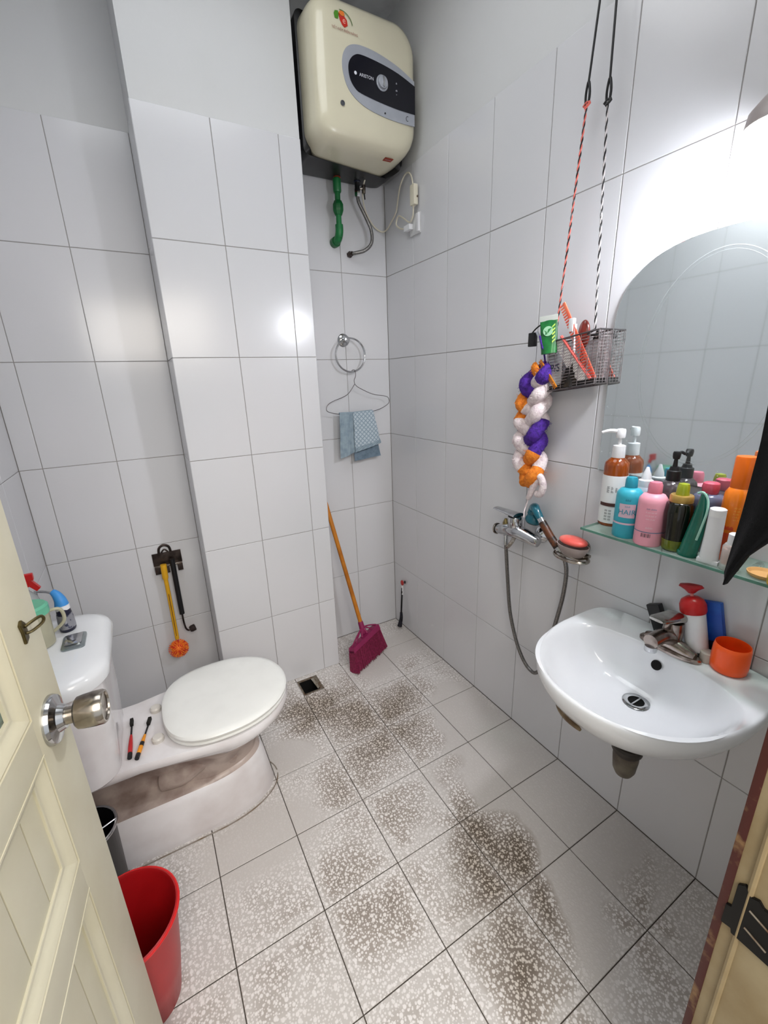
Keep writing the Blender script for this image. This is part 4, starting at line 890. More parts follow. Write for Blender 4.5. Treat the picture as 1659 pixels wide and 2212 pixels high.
# white and red box behind
t = tag(build(MB().box((-.028, -1.650, SZ), (-.010, -1.632, SZ+.135), .001), 'toothpaste_box', mat('red_white_card', 'e2dcdc', .5, scale=26, col2='c23b30', lo=.5, hi=.55)), 'narrow white and red carton behind the orange bottle', 'box')
# small clear bottle with orange liquid
x, y = -.116, -1.702
t = thing('travel_bottle', 'small clear bottle with pale orange lotion and white cap beside the black cloth', 'bottle', (x, y, SZ))
lath(t, 'body', [(0, 0), (.017, 0), (.019, .003), (.019, .055), (.015, .061), (0, .061)], x, y, SZ, glassy('clear_pet', 'e2e6e4', .06, .4))
lath(t, 'lotion', [(0, .014), (.0175, .014), (.0175, .050), (0, .050)], x, y, SZ, mat('peach_lotion', 'e9a689', .4))
lath(t, 'cap', [(0, .060), (.0125, .060), (.0125, .084), (.010, .086), (0, .086)], x, y, SZ, whitep)
# yellow bottle at the frame edge, wooden dish
x, y = -.122, -1.800
t = thing('yellow_bottle', 'yellow bottle with a dark cap at the right end of the shelf', 'bottle', (x, y, SZ)); t.name = 'yellow_bottle'
lath(t, 'body', [(0, 0), (.024, 0), (.0265, .004), (.0265, .046), (.022, .054), (0, .055)], x, y, SZ, mat('yellow_bottle', 'd8b616', .2, scale=50, col2='ab7e10', coat=.4))
lath(t, 'cap', [(0, .052), (.021, .052), (.022, .056), (.021, .092), (.014, .102), (0, .104)], x, y, SZ, mat('olive_black', '23221a', .3))
t = tag(build(MB().lathe([(0, 0), (.026, 0), (.032, .005), (.033, .010), (.031, .010), (.026, .004), (0, .004)], 28, Matrix.Translation((-.098, -1.762, SZ)), sx=.9, sy=1.0), 'soap_dish_small', mat('tan_plastic', 'd7a869', .4)), 'small tan dish on the shelf beside the yellow bottle', 'dish')
t.name = 'small_dish'

# black garment hanging in front of the shelf from a hook on the front wall
def curtain():
    mb = MB(); nx, nz = 16, 26; F = []; Bk = []
    L_ = [(-1.735, 1.75), (-1.731, 1.41), (-1.7325, 1.328), (-1.728, 1.186), (-1.7205, 1.054), (-1.7255, 1.028)]
    R_ = [(-1.88, 1.75), (-1.89, 1.60), (-1.89, 1.45), (-1.84, 1.22), (-1.757, 1.105), (-1.730, 1.028)]
    def ev(P, t):
        k = t*(len(P)-1); i = min(int(k), len(P)-2); f = k-i; return P[i][0]*(1-f)+P[i+1][0]*f, P[i][1]*(1-f)+P[i+1][1]*f
    for j in range(nz+1):
        t_ = j/nz; a, b = ev(L_, t_), ev(R_, t_)
        for i in range(nx+1):
            f = i/nx; y_ = a[0]*(1-f)+b[0]*f; z_ = a[1]*(1-f)+b[1]*f; x_ = -.190+.008*math.sin(f*12+t_*2)*(1-t_*.7)-.01*(1-abs(2*f-1))
            F.append((x_, y_, z_)); Bk.append((x_+.006, y_, z_))
    n = nx+1; N_ = len(F); fs = []
    for j in range(nz):
        for i in range(nx): a = j*n+i; fs += [(a, a+1, a+n+1, a+n), (N_+a, N_+a+n, N_+a+n+1, N_+a+1)]
        a = j*n; fs.append((a, a+n, N_+a+n, N_+a)); a += nx; fs.append((a, N_+a, N_+a+n, a+n))
    for i in range(nx): fs.append((i, N_+i, N_+i+1, i+1)); a = nz*n+i; fs.append((a, a+1, N_+a+1, N_+a))
    return mb.add(F+Bk, fs)
t = thing('black_garment', 'black garment hanging at the right edge in front of the shelf', 'clothing', (-.19, -1.80, 1.75))
part(t, curtain(), 'fabric', mat('black_fabric', '0d0d10', .95, bump=.3, bscale=300))
part(t, MB().tube([(-.19, -1.735, 1.75), (-.19, -1.80, 1.80), (-.19, -1.88, 1.75)], .006, 8, smooth=4), 'strap', MATS['black_fabric'])
t = tag(build(MB().lathe([(0, 0), (.016, 0), (.016, .004), (.006, .008), (.006, .03), (0, .03)], 16, tf((-.19, YF, 1.815), (0, 1, 0))).tube([(-.19, YF+.02, 1.812), (-.19, YF+.10, 1.800), (-.19, YF+.160, 1.793), (-.19, YF+.170, 1.808)], .004, 8, smooth=4), 'coat_hook', chrome), 'chrome coat hook on the front wall holding the black garment', 'hook')

# ------------------------------------------------------------------ washbasin
SC = -1.596
def so(k, z, g_=0):   # outer outline at scale k about the middle
    out = []
    for i in range(72):
        a = 2*PI*i/72; c, s_ = math.cos(a), math.sin(a); cx = -.17
        if c <= 0: x = cx-(.302+g_)*k*abs(c)**(2/2.15); w = abs(s_)**(2/2.15)
        else: x = cx+.1685*abs(c)**(2/6); w = abs(s_)**(2/6)
        out.append((x if c > 0 else x, SC+(.245+g_)*(k)*w*(1 if s_ >= 0 else -1), z))
    return out
def si(k, z, dx=0):
    out = []
    for i in range(72):
        a = 2*PI*i/72; c, s_ = math.cos(a), math.sin(a); cx = -.235
        cxk = cx+(-.195-cx)*(1-k)
        if c <= 0: x = cxk-.221*k*abs(c)**(2/2.2)
        else: x = cxk+.125*k*abs(c)**(2/2.6)
        w = abs(s_)**(2/2.4); out.append((x, SC+.226*k*w*(1 if s_ >= 0 else -1), z))
    return out
t = thing('washbasin', 'white ceramic wall-hung washbasin with chrome drain on the right wall', 'washbasin', (-.2, SC, .55))
R = [so(.30, .590), so(.50, .600), so(.74, .630), so(.90, .672), so(.97, .703), so(.995, .722), so(1.0, .736), so(.995, .745), so(.985, .7495), so(.970, .7505)]
R += [si(1.015, .7495), si(.99, .7465), si(.96, .739), si(.915, .722), si(.85, .696), si(.76, .670), si(.62, .647), si(.45, .633), si(.28, .626), si(.12, .623)]
part(t, MB().rings(R), 'basin', white_cer, 60)
mb = MB().lathe([(.012, .0), (.032, .0), (.033, .002), (.030, .0035), (.020, .0025), (.019, -.004)], 32, Matrix.Translation((-.196, SC, .6245)), caps=False)
dn = part(t, mb, 'drain_ring', chrome)
part(dn, MB().lathe([(0, 0), (.0195, 0), (.0195, .0008), (0, .0008)], 24, Matrix.Translation((-.196, SC, .6242))), 'drain_hole', rubber_hole)
part(dn, MB().box((-.2155, SC-.002, .6252), (-.1765, SC+.002, .6275), .0006), 'drain_bar', chrome)
part(t, MB().lathe([(.008, 0), (.0125, 0), (.0135, .0025), (.0085, .003)], 24, tf((-.1225, SC, .711), (-.9, 0, .42)), caps=False).lathe([(0, .0008), (.009, .0008), (.009, .0012), (0, .0012)], 20, tf((-.1230, SC, .711), (-.9, 0, .42))), 'overflow_hole', [rubber_hole])
# brown stained edge of the hollow underside
part(t, MB().tube([(-.365, SC+.120, .642), (-.395, SC+.085, .640), (-.412, SC+.045, .640), (-.420, SC+.005, .641)], lambda q: .004+.006*math.sin(q*PI), 8, smooth=4), 'stained_underside_edge', mat('brown_stain', '5f4a33', .6, scale=30, col2='8c7a5c'))
tp = mat('waste_pipe_plastic', '6f675a', .5, scale=18, col2='463d34')
part(t, MB().lathe([(0, .46), (.025, .46), (.025, .475), (.025, .60), (0, .60)], 24, Matrix.Translation((-.2, SC, 0))), 'waste_tail', tp)
part(t, MB().lathe([(0, .458), (.034, .458), (.039, .466), (.039, .478), (.034, .484), (.030, .484)], 24, Matrix.Translation((-.2, SC, 0))), 'waste_collar', mat('dark_collar', '3a342f', .5))
part(t, MB().lathe([(0, .375), (.012, .376), (.022, .384), (.029, .400), (.033, .44), (.033, .46), (0, .46)], 24, Matrix.Translation((-.2, SC, 0))), 'bottle_trap', tp)
# tap
t = thing('basin_tap', 'stained chrome single lever tap on the washbasin', 'tap', (-.062, SC-.01, .75))
by, bx, bz = SC-.005, -.084, .7505
part(t, MB().rings([[(bx+(a[0]), by+a[1], bz+h) for a in [((.026-g_)*math.cos(2*PI*i/40)*1, (.078-g_)*(abs(math.sin(2*PI*i/40))**.6)*(1 if math.sin(2*PI*i/40) >= 0 else -1)) for i in range(40)]] for h, g_ in ((0, 0), (.006, 0), (.010, .004))]), 'base_plate', tapm)
part(t, MB().tube([(bx, by-.062, bz+.010), (bx, by-.035, bz+.014), (bx, by, bz+.020), (bx, by+.035, bz+.014), (bx, by+.062, bz+.010)], lambda q: .012+.009*math.sin(q*PI), 16, smooth=5), 'saddle', tapm)
part(t, MB().tube([(bx+.006, by, bz+.012), (bx-.008, by, bz+.040), (bx-.050, by, bz+.058), (bx-.102, by, bz+.060)], lambda q: .023-.005*q, 16, smooth=5), 'spout', tapm)
part(t, MB().lathe([(0, 0), (.0145, 0), (.0150, .004), (.0145, .014), (0, .014)], 20, Matrix.Translation((bx-.096, by, bz+.032))), 'aerator', chrome)
part(t, MB().lathe([(0, .02), (.023, .02), (.0245, .06), (.022, .084), (0, .088)], 24, Matrix.Translation((bx+.002, by, bz))), 'cartridge_body', tapm)
lev = MB(); R = []
for f in range(11):
    q = f/10; px0 = bx+.024-.118*q; w = .0255*(1-.18*q)*(1 if 0 < f < 10 else .8); hz = bz+.094+.026*q; th_ = (.0130-.007*q)*(1 if 0 < f < 10 else .6)
    R.append([(px0, by+w*(abs(math.cos(2*PI*k/20))**.55)*(1 if math.cos(2*PI*k/20) >= 0 else -1), hz+th_*(abs(math.sin(2*PI*k/20))**.7)*(1 if math.sin(2*PI*k/20) >= 0 else -1)) for k in range(20)])
part(t, lev.rings(R), 'lever', mat('lever_chrome', 'b9b8b4', .15, 1, scale=20, col2='8f8880'))
# red pump bottle
x, y, z = -.046, -1.650, .7505
M_ = Matrix.Translation((x, y, z+.010)) @ Matrix.Rotation(math.radians(-14), 4, 'X')
t = thing('hand_soap_bottle', 'white bottle with a red pump cap standing behind the basin tap', 'bottle', (x, y, z))
part(t, MB().lathe([(0, 0.003), (.024, .003), (.026, .007), (.0268, .10), (.0268, .112), (0, .112)], 28, M_), 'body', whitep)
part(t, MB().lathe([(0, .105), (.028, .105), (.030, .110), (.030, .128), (.025, .140), (.014, .148), (0, .150)], 28, M_), 'cap', red_p)
part(t, MB().lathe([(0, .148), (.004, .148), (.004, .162), (0, .162)], 12, M_), 'pump_stem', mat('pink_stem', 'e88f8c', .4))
part(t, MB().rings([[M_ @ Vector((a*ca, b*sb, h)) for ca, sb in [(math.cos(2*PI*i/24), math.sin(2*PI*i/24)) for i in range(24)]] for a, b, h in ((.008, .008, .158), (.010, .016, .166), (.013, .030, .174), (.010, .026, .180), (.003, .008, .183))]), 'pump_head', mat('pump_red', 'a8161d', .35))
# blue soap box behind
M_ = Matrix.Translation((-.0093, -1.694, .7505)) @ Matrix.Rotation(math.radians(-14), 4, 'X')
t = thing('blue_soap_box', 'blue plastic soap box standing against the wall behind the red pump bottle', 'box', (-.02, -1.65, .7505))
part(t, MB().box((-.0082, -.010, .044), (.0082, .078, .150), .004, M_), 'body', blue_p)
part(t, MB().box((-.0078, -.004, .012), (.0078, .060, .046), .003, M_), 'dark_base', mat('navy_base', '10183a', .5))
M_ = Matrix.Translation((-.022, SC+.045, .752)) @ Matrix.Rotation(math.radians(-25), 4, 'X')
t = tag(build(MB().box((-.012, -.018, .0), (.010, .018, .085), .004, M_), 'black_soap_box', black), 'black box standing left of the red pump bottle behind the tap', 'box')
t.name = 'black_box'
x, y = -.049, -1.722
t = tag(build(MB().lathe([(0, 0), (.034, 0), (.038, .004), (.0395, .02), (.0385, .060), (.0365, .071), (.0352, .072), (.0345, .070), (.036, .058), (.037, .02), (.034, .006), (0, .005)], 40, Matrix.Translation((x, y, .7505))), 'orange_cup', orange_cup, ang=50), 'bright orange plastic cup on the right of the basin deck', 'cup')
t = tag(build(MB().lathe([(0, 0), (.015, 0), (.016, .003), (.016, .026), (.013, .029), (0, .029)], 20, Matrix.Translation((-.058, -1.678, .7505))), 'small_jar', mat('frosted_jar', 'c8bdb2', .3)), 'small pale jar between the tap and the orange cup', 'jar')

# ------------------------------------------------------------------ shower mixer
t = thing('shower_mixer', 'chrome wall-mounted shower mixer with lever on the right wall', 'mixer tap', (0, -1.01, .90))
for y_, z_ in ((-.945, .905), (-1.085, .905)): part(t, MB().lathe([(0, 0), (.030, 0), (.030, .006), (.022, .014), (.014, .020), (.014, .04), (0, .04)], 28, tf((0, y_, z_), (-1, 0, 0))), 'wall_rosette', chrome)
part(t, MB().tube([(-.052, -.915, .890), (-.054, -.945, .897), (-.060, -.98, .908), (-.064, -1.015, .913), (-.060, -1.05, .908), (-.054, -1.09, .899), (-.050, -1.115, .894)], lambda q: .0185+.009*math.sin(q*PI), 20, smooth=5), 'body', chrome)
part(t, MB().lathe([(0, 0), (.0225, 0), (.0225, .006), (.018, .010), (0, .010)], 20, tf((-.052, -.912, .890), (0, 1, -.15))), 'end_cap', chrome_d)
part(t, MB().lathe([(0, 0), (.026, 0), (.027, .012), (.026, .038), (.024, .042), (0, .042)], 28, tf((-.062, -1.012, .930), (-.15, 0, 1))), 'cartridge_neck', chrome)
R = []
for f in range(10):
    q = f/9; yy = -1.030+.115*q; w = .026*(1-.35*q); zz = .977+.004*q; th_ = .010-.006*q
    R.append([(-.068+w*math.cos(2*PI*k/18), yy, zz+th_*math.sin(2*PI*k/18)) for k in range(18)])
part(t, MB().rings(R), 'lever', chrome)
part(t, MB().lathe([(0, 0), (.011, 0), (.013, .01), (.010, .018), (.006, .028), (0, .03)], 14, Matrix.Translation((-.060, -.962, .918))), 'diverter_knob', mat('worn_brass', '9b8a5a', .3, .9, scale=60, col2='5e5a50'))
part(t, MB().tube([(-.060, -.965, .880), (-.062, -.967, .860), (-.062, -.969, .842)], .010, 14, smooth=3), 'hose_outlet', chrome)
part(t, MB().tube([(-.060, -1.010, .888), (-.070, -1.008, .868), (-.072, -.994, .846), (-.066, -.978, .832)], lambda q: .0085-.002*q, 10, smooth=5), 'spout', chrome_d)
t = thing('hand_shower', 'teal hand shower with brown grip and steel hose hanging on the mixer', 'shower', (-.06, -1.12, .9))
part(t, MB().tube([(-.062, -1.205, .908), (-.062, -1.170, .940), (-.060, -1.132, .978)], .0135, 16), 'handle', mat('brown_grip', '5d3318', .45, scale=45, col2='1d120c', lo=.45, hi=.55))
part(t, MB().tube([(-.060, -1.134, .976), (-.058, -1.120, .990)], .0125, 16), 'handle_collar', chrome)
part(t, MB().tube([(-.058, -1.122, .988), (-.056, -1.098, 1.012), (-.042, -1.078, 1.014), (-.034, -1.068, .992)], lambda q: .0125+.009*q, 16, smooth=5), 'neck', mat('teal_head', '0f5d6e', .25, coat=.4))
part(t, MB().lathe([(0, 0), (.028, 0), (.030, .006), (.027, .020), (.018, .030), (0, .032)], 28, tf((-.034, -1.070, .960), (0, -.25, 1))), 'spray_head', MATS['teal_head'])
part(t, MB().lathe([(0, -.004), (.025, -.004), (.025, .002), (0, .002)], 24, tf((-.034, -1.070, .960), (0, -.25, 1))), 'spray_plate', black)
part(t, MB().lathe([(0, 0), (.0105, 0), (.0125, .012), (.0095, .030), (0, .030)], 16, tf((-.0615, -1.200, .913), (0, -.74, -.68))), 'hose_nut', chrome)
HP = [(-.061, -1.219, .895), (-.055, -1.232, .870), (-.045, -1.236, .82), (-.038, -1.226, .72), (-.036, -1.205, .60), (-.036, -1.190, .50), (-.036, -1.172, .41), (-.036, -1.140, .350), (-.036, -1.106, .346), (-.036, -1.068, .375), (-.038, -1.030, .44), (-.040, -.992, .55), (-.042, -.972, .68), (-.050, -.966, .78), (-.060, -.967, .850)]
part(t, MB().tube(HP, .0072, 12, smooth=9), 'hose', steel_rope)
# soap dish and soap
t = thing('soap_dish', 'chrome soap dish on the right wall beside the shelf', 'soap dish', (0, -1.268, .91))
part(t, MB().lathe([(0, 0), (.022, 0), (.022, .006), (.012, .010), (.010, .03), (0, .03)], 24, tf((0, -1.262, .918), (-1, 0, 0))), 'wall_mount', chrome_d)
part(t, MB().tube([(-.03+.036*math.cos(a)-.035, -1.262+.058*math.sin(a), .895) for a in [2*PI*i/32 for i in range(32)]], .006, 8, closed=True), 'holder_ring', chrome_d)
part(t, MB().box((-.075, -1.300, .892), (-.015, -1.225, .902), .003), 'holder_bar', chrome_d)
part(t, MB().lathe([(0, .0), (.030, 0), (.036, .008), (.045, .028), (.046, .034), (.043, .034), (.034, .010), (0, .006)], 32, Matrix.Translation((-.062, -1.262, .903)), sx=.8, sy=1.22), 'dish', mat('clear_dish', 'b8a9a4', .2, trans=.3))
t = tag(build(MB().sphere((-.062, -1.262, .950), .04, sq=(.78, 1.22, .38), seg=28), 'soap_bar', mat('coral_soap', 'f0665c', .4, scale=20, col2='f58c80', sss=.2)), 'coral pink soap bar in the dish beside the mixer', 'soap')

# ------------------------------------------------------------------ hanging basket
BX0, BX1, BY0, BY1, BZ0, BZ1 = -.066, -.008, -1.278, -1.106, 1.418, 1.565
t = thing('wire_basket', 'wire mesh basket of combs and tubes hanging on two cords by the mirror', 'basket', (-.065, -1.195, BZ0))
SH = lambda y: (BY1-y)*.13
def loop(z, g_=0): return [(BX0-g_, BY0-g_, z+SH(BY0)), (BX1+g_, BY0-g_, z+SH(BY0)), (BX1+g_, BY1+g_, z), (BX0-g_, BY1+g_, z)]
part(t, MB().tube([p for i in range(4) for p in (Vector(loop(BZ1)[i]).lerp(Vector(loop(BZ1)[(i+1) % 4]), f) for f in (.06, .5, .94))], .0026, 8, closed=True), 'rim', mesh_wire)
part(t, MB().tube([p for i in range(4) for p in (Vector(loop(BZ0)[i]).lerp(Vector(loop(BZ0)[(i+1) % 4]), f) for f in (.06, .5, .94))], .0032, 8, closed=True), 'base_rim', mesh_wire)
mb = MB()
for i in range(1, 17):
    z_ = BZ0+(BZ1-BZ0)*i/17; mb.tube([p for k in range(4) for p in (Vector(loop(z_)[k]).lerp(Vector(loop(z_)[(k+1) % 4]), f) for f in (.06, .94))], .0008, 4, closed=True)
for i in range(7):
    f = i/6; y_ = BY0+(BY1-BY0)*f
    for x_ in (BX0, BX1): mb.tube([(x_, y_, BZ0+SH(y_)), (x_, y_, BZ1+SH(y_))], .0011, 4)
for i in range(4):
    x_ = BX0+(BX1-BX0)*(i+.5)/4
    for y_ in (BY0, BY1): mb.tube([(x_, y_, BZ0+SH(y_)), (x_, y_, BZ1+SH(y_))], .0011, 4)
for i in range(18): y_ = BY0+(BY1-BY0)*(i+.5)/18; mb.tube([(BX0, y_, BZ0+SH(y_)), (BX1, y_, BZ0+SH(y_))], .0011, 4)
o = part(t, mb, 'mesh_wires', wire_l); o['kind'] = 'stuff'
tb_ = MB().box((BX0+.004, BY0+.004, BZ0+.001), (BX1-.004, BY1-.004, BZ0+.016), .001); tb_.v = [(v[0], v[1], v[2]+SH(v[1])) for v in tb_.v]
part(t, tb_, 'dark_tray', mat('dirty_tray', '1c1818', .7))
# cords: plain black upper lengths from a rail above, cord locks, twisted lower lengths
def cord(name_, label, top, mid, bot, ca):
    t = thing(name_, label, 'cord', bot, 'cords of the hanging basket')
    top, mid, bot = Vector(top), Vector(mid), Vector(bot)
    part(t, MB().tube([top, mid], .0028, 8), 'plain_length', black)
    part(t, MB().tube([mid+Vector((0, 0, .004)), mid+Vector((0, .0052, -.022)), mid+Vector((0, .003, -.046)), mid+Vector((0, -.004, -.046)), mid+Vector((0, -.0062, -.022))], .0032, 8, smooth=4, closed=True), 'cord_loop', black)
    a = mid+Vector((0, 0, -.046)); d = bot-a; L_ = d.length; n = int(L_/.0042)
    e1 = d.normalized().orthogonal().normalized(); e2 = d.normalized().cross(e1)
    for k, m_ in ((0, ca), (1, black)):
        P = []
        for i in range(n+1):
            f = i/n; w = f*L_/.0165*PI+k*PI; P.append(a+d*f+e1*.0015*math.cos(w)+e2*.0015*math.sin(w))
        part(t, MB().tube(P, .0020, 6), 'strand', m_)
    part(t, MB().tube([a+Vector((0, .010, -.002)), a+Vector((0, 0, .004)), a+Vector((0, -.009, 0)), a+Vector((-.003, .004, -.008))], .0035, 8, smooth=3), 'knot', ca if 'red' in label else black)
    return t
redc = mat('coral_cord', 'd9685c', .7); whc = mat('white_cord', 'b9b2b2', .7)
cord('hanging_cord', 'black and red twisted cord holding the left side of the wire basket', (-.04, -1.182, 2.62), (-.04, -1.1495, 2.200), (-.045, BY1-.006, BZ1+.004), redc)
cord('hanging_cord', 'black and white twisted cord holding the right side of the wire basket', (-.04, -1.203, 2.62), (-.04, -1.2125, 2.178), (-.045, BY0+.03, BZ1+.022), whc)
part(bpy.data.objects['hanging_cord.001'], MB().tube([(-.045, BY0+.03, BZ1+.024), (-.053, BY0+.045, BZ1+.013), (-.045, BY0+.014, BZ1+.006), (-.039, BY0+.035, BZ1-.002), (-.045, BY0+.02, BZ1+.02)], .0034, 8, smooth=4), 'basket_knot', black)
t = tag(build(MB().lathe([(0, 0), (.02, 0), (.02, .004), (.005, .008), (.005, .05), (0, .05)], 16, tf((0, -1.19, 2.625), (-1, 0, 0))).tube([(-.04, -1.165, 2.620), (-.04, -1.22, 2.620)], .004, 8), 'ceiling_hook', chrome), 'wall hook high up carrying the two basket cords', 'hook')
t.name = 'wall_hook'
# combs and tubes in the basket
def comb(name_, label, a, b, m_, wid, n, xth=.004, tl=.016, group=None, grip=0.0, side=(0, 1, 0), duty=.5):
    a, b = Vector(a), Vector(b); d = (b-a); L_ = d.length; t = thing(name_, label, 'comb', tuple(b), group)
    ax = d.normalized(); sd = Vector(side); sd = (sd-ax*sd.dot(ax)).normalized(); M = Matrix((ax, sd, ax.cross(sd))).transposed().to_4x4(); M.translation = a
    part(t, MB().box((0, -wid, -xth/2), (L_, 0, xth/2), xth*.35, M), 'spine', m_)
    mb = MB()
    for i in range(n):
        q = grip*L_+(L_*(1-grip))*(i+.3)/n; mb.box((q, -.001, -xth*.35), (q+L_*(1-grip)/n*duty, tl*(1-.25*abs(2*i/n-1)), xth*.35), 0, M)
    o = part(t, mb, 'teeth', m_)
    return t
coral = mat('coral_plastic', 'f4604a', .35, col2='f7835f')
t = comb('wide_comb', 'long coral wide tooth comb sticking highest out of the wire basket', (-.054, -1.137, 1.672), (-.048, -1.264, 1.452), coral, .009, 30, tl=.016, side=(0, 1, 0))
t = comb('barber_comb', 'white and pink comb slanting inside the wire basket', (-.062, -1.146, 1.578), (-.060, -1.258, 1.452), mat('white_comb', 'f6efec', .4), .006, 30, tl=.036, xth=.005, duty=.8)
part(t, MB().tube([(-.064, -1.150, 1.580), (-.062, -1.262, 1.454)], .0045, 8), 'pink_back', mat('salmon', 'e8675f', .4))
comb('small_comb', 'small amber yellow comb leaning outside the basket corner', (-.074, -1.084, 1.514), (-.074, -1.154, 1.430), mat('amber_comb', 'c9791c', .3), .005, 22, tl=.009)
t = thing('wooden_hair_brush', 'reddish brown oval hair brush standing behind the coral comb', 'brush', (-.06, -1.215, 1.44))
part(t, MB().sphere((-.034, -1.205, 1.580), .030, sq=(.42, .62, 1.35), seg=24), 'head', mat('mahogany', '6e1e12', .3, coat=.4))
part(t, MB().tube([(-.034, -1.205, 1.545), (-.036, -1.212, 1.50), (-.038, -1.218, 1.445)], .0085, 12, smooth=3), 'handle', MATS['mahogany'])
# green tube of paste, with crimped clear end
M_ = tf((-.075, -1.118, 1.532), (0, .10, 1), (.55, -.83, 0))
t = thing('toothpaste_tube', 'green paste tube with a pale leaf emblem upright at the left of the basket', 'tube', (-.104, -1.11, 1.532))
R = []
for i in range(9):
    f = i/8; w = .0235+.002*f; h = .011*(1-f)+.0012; R.append([M_ @ Vector((w*math.cos(2*PI*k/24), h*math.sin(2*PI*k/24), .098*f)) for k in range(24)])
part(t, MB().rings(R), 'body', mat('leaf_green_plastic', '0f5527', .3, scale=34, col2='1a7030', coat=.2))
part(t, MB().box((-.0265, -.0012, .096), (.0265, .0012, .112), .0004, M_), 'crimped_end', mat('pale_foil', 'b8bcb6', .3, .3))
part(t, MB().lathe([(0, 0), (.0150, 0), (.0150, .0008), (0, .0008)], 28, tf(M_ @ Vector((-.003, -.0085, .070)), M_.to_3x3() @ Vector((0, -1, -.08)))), 'emblem_disc', mat('emblem_green', '8db894', .4)) if False else None
def onface(a, b, out): return M_ @ Vector((a, -(.0125*(1-b/.098)+.0016+out), b))
cnt = [(.0145*math.cos(2*PI*i/24)-.002, .066+.0145*math.sin(2*PI*i/24)) for i in range(24)]
s_ = 1 if (M_.to_3x3() @ Vector((0, 1, 0))).x < 0 else -1
def onface(a, b, out): return M_ @ Vector((a, s_*(.0125*(1-b/.098)+.0016+out), b))
part(t, MB().add([onface(a, b, .0008) for a, b in cnt], [tuple(range(24))]), 'emblem_disc', mat('emblem_green', '8db894', .4))
part(t, MB().add([onface(*q, .0014) for q in ((-.002, .060), (.009, .074), (-.001, .072), (-.004, .062), (-.013, .070), (-.008, .061), (-.012, .055), (-.002, .058))], [(0, 1, 2), (3, 4, 5), (5, 6, 7), (0, 2, 3)]), 'emblem_leaf', mat('emblem_leaf', '1d6b32', .4))
part(t, MB().add([onface(a, b, .001) for i in range(5) for a, b in ((.010, .030+i*.011), (.0185, .037+i*.011), (.0185, .042+i*.011), (.010, .035+i*.011))], [(4*i, 4*i+1, 4*i+2, 4*i+3) for i in range(5)]), 'yellow_stripes', mat('lime_print', 'b4d65e', .4))
# second tube: silver with P/S letters
M2 = tf((-.056, -1.140, 1.436), (0, .14, 1), (.3, -.95, 0))
t = thing('silver_toothpaste_tube', 'silver tube with dark letters P/S below the green tube in the basket', 'tube', (-.10, -1.15, 1.436))
R = []
for i in range(7):
    f = i/6; w = .0225; h = .012*(1-f)+.0015; R.append([M2 @ Vector((w*math.cos(2*PI*k/24), h*math.sin(2*PI*k/24), .095*f)) for k in range(24)])
part(t, MB().rings(R), 'body', mat('silver_tube', 'a9a9ac', .3, .4))
s2 = 1 if (M2.to_3x3() @ Vector((0, 1, 0))).x < 0 else -1
vs, fs = textmb('P/S', .034); d_ = -1 if s2 == 1 else 1
part(t, MB().add([M2 @ Vector((v.y*1.0*(1)-.0, s2*(.0135*(1-(.055-v.x*1)/.095)+.0026), .055+v.x*-1)) if False else M2 @ Vector((v.x*.72, s2*(.0135*(1-(.052+v.y)/.095)+.0026), .052+v.y)) for v in vs], fs), 'lettering', mat('navy_print', '171a3a', .5))
t = thing('black_razor', 'black clip razor hooked at the left upper corner of the basket', 'razor', (-.09, -1.06, 1.56))
part(t, MB().box((-.080, -1.060, 1.558), (-.066, -1.034, 1.600), .003), 'head', black)
part(t, MB().tube([(-.074, -1.064, 1.60), (-.074, -1.080, 1.575), (-.074, -1.088, 1.55)], .0045, 8, smooth=3), 'handle', silver)
part(t, MB().tube([(-.073, -1.040, 1.596), (-.073, -1.060, 1.612), (-.07, -1.086, 1.622), (-.06, -1.104, 1.606)], .0022, 6, smooth=4), 'clip_arm', black)
t = thing('white_toothbrush', 'white toothbrush standing behind the coral comb in the basket', 'toothbrush', (-.08, -1.19, 1.44))
part(t, MB().tube([(-.050, -1.186, 1.61), (-.050, -1.190, 1.52), (-.050, -1.192, 1.440)], .0042, 8, smooth=3), 'handle', whitep)
part(t, MB().box((-.057, -1.182, 1.590), (-.044, -1.166, 1.628), .003), 'bristles', whitep)
t = thing('black_pouch', 'crumpled black pouch in the bottom of the wire basket', 'pouch', (-.06, -1.17, 1.432))
mb = MB(); R = []
for i in range(8):
    f = i/7; R.append([(-.045+(.026-.010*f)*math.cos(2*PI*k/20)*(1+.12*math.sin(3*k+i)), -1.190+(.036-.014*f)*math.sin(2*PI*k/20)*(1+.12*math.cos(2*k-i)), 1.432+.072*f+.006*math.sin(k*1.9)*f) for k in range(20)])
part(t, mb.rings(R), 'body', mat('black_fabric2', '17120f', .8, scale=30, col2='3a2a18'))

# ------------------------------------------------------------------ braided bath scrub
t = thing('bath_scrub', 'braided purple, orange and white mesh bath scrub hanging below the basket', 'bath scrub', (-.05, -1.05, 1.07))
pur = mat('purple_mesh', '4a2290', .85, scale=90, col2='2e1466', bump=.7, bscale=220); org = mat('orange_mesh', 'e8892a', .85, scale=90, col2='d06a18', bump=.7, bscale=220); whm = mat('white_mesh', 'e6dada', .85, scale=70, col2='cbb9be', bump=.7, bscale=220)
SP = spline([Vector(p) for p in ((-.055, -1.085, 1.500), (-.055, -1.060, 1.43), (-.055, -1.050, 1.36), (-.055, -1.048, 1.28), (-.055, -1.050, 1.20), (-.055, -1.066, 1.11))], 40)
def spine(f):
    k = f*(len(SP)-1); i = min(int(k), len(SP)-2); return SP[i].lerp(SP[i+1], k-i)
cols = [[0, 0, 2, 2, 0, 2, 2, 1], [1, 2, 2, 1, 2, 0, 1, 1], [0, 2, 1, 2, 0, 0, 2, 1]]
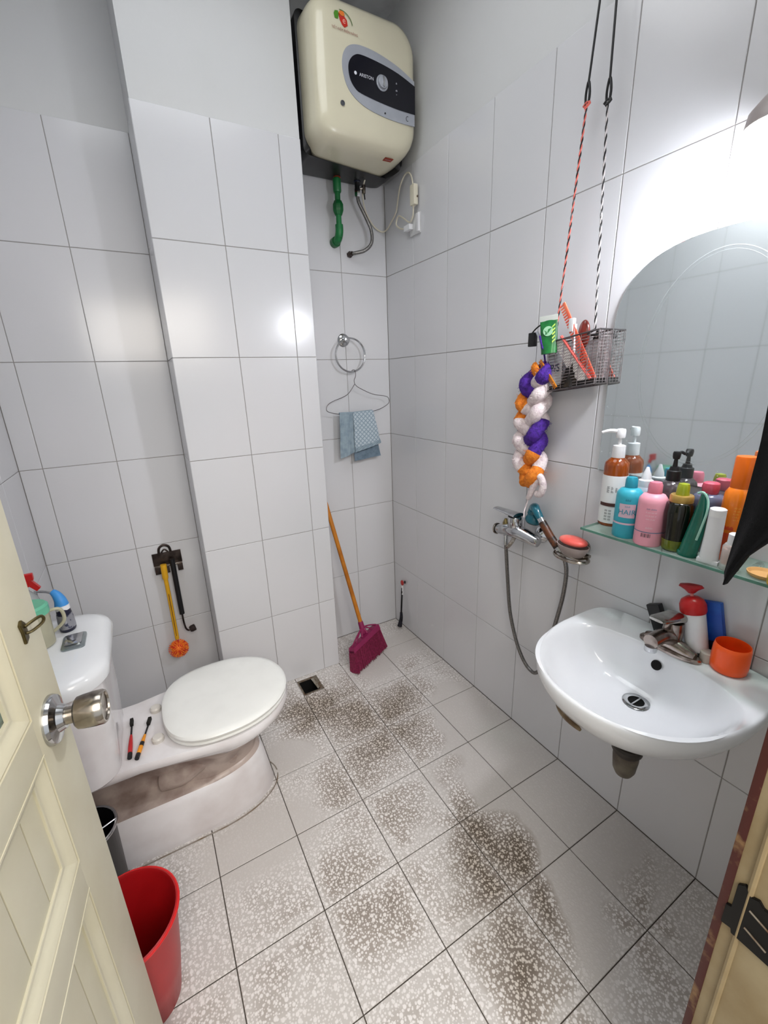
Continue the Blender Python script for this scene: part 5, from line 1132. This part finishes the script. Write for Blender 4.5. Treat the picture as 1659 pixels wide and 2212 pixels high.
for s_ in range(3):
    n = 150; mb = MB(); NP = []
    for i in range(n+1):
        f = i/n; w = f*2*PI*2.0+s_*2*PI/3; amp = .040*min(1, .35+f*6) if f < .9 else .040*(1-(f-.9)/.14)
        # flat zigzag: the strands cross in the middle and turn at the sides
        NP.append(spine(f)+Vector((.017*math.sin(2*w), amp*(math.sin(w)-.09*math.sin(3*w)*-1), 0)))
    mb.tube(NP, lambda q: .0235*(.55+.45*min(1, q/.1)), 16)
    mi = []
    for i in range(n): mi += [cols[s_][min(7, int(i/n*8))]]*16
    mb.mi = mi+[cols[s_][0], cols[s_][7]]
    rn = random.Random(s_)
    for i, v in enumerate(mb.v):
        v = Vector(v); v += Vector((math.sin(i*12.9898), math.sin(i*78.233), math.sin(i*37.719)))*.0012; v.x = min(v.x, -.003); mb.v[i] = tuple(v)
    part(t, mb, 'strand', [pur, org, whm], 180)
    fz = MB()
    for i in range(260):
        q = rn.randrange(1, n-1); k = rn.randrange(16); a_ = Vector(mb.v[q*16+k]); d_ = (a_-NP[q]).normalized()
        fz.cur = cols[s_][min(7, int(q/n*8))]
        e_ = a_+d_*rn.uniform(.003, .009)+Vector((0, rn.uniform(-.004, .004), rn.uniform(-.004, .004))); e_.x = min(e_.x, -.003)
        fz.tube([a_-d_*.002, e_], .0006, 3)
    o = part(t, fz, 'fringe_threads', [pur, org, whm]); o['kind'] = 'stuff'
part(t, MB().tube([(-.062, -1.085, 1.122), (-.068, -1.112, 1.140), (-.066, -1.128, 1.110), (-.064, -1.118, 1.078), (-.062, -1.100, 1.075)], lambda q: .012, 12, smooth=6), 'tail_loop', whm)
part(t, MB().tube([(-.066, -1.105, 1.130), (-.070, -1.090, 1.100), (-.068, -1.076, 1.065), (-.064, -1.066, 1.052)], lambda q: .013-.004*q, 12, smooth=6), 'tail_loop', whm)
part(t, MB().tube([(-.064, -1.070, 1.060), (-.070, -1.066, 1.030), (-.082, -1.068, 1.005), (-.086, -1.072, .985)], .0022, 6, smooth=5), 'hanging_string', whm)
part(t, MB().tube([(-.055, -1.090, 1.500), (-.075, -1.100, 1.53), (-.100, -1.108, 1.56), (-.112, -1.110, 1.584)], .003, 6, smooth=5), 'hanging_loop', pur)
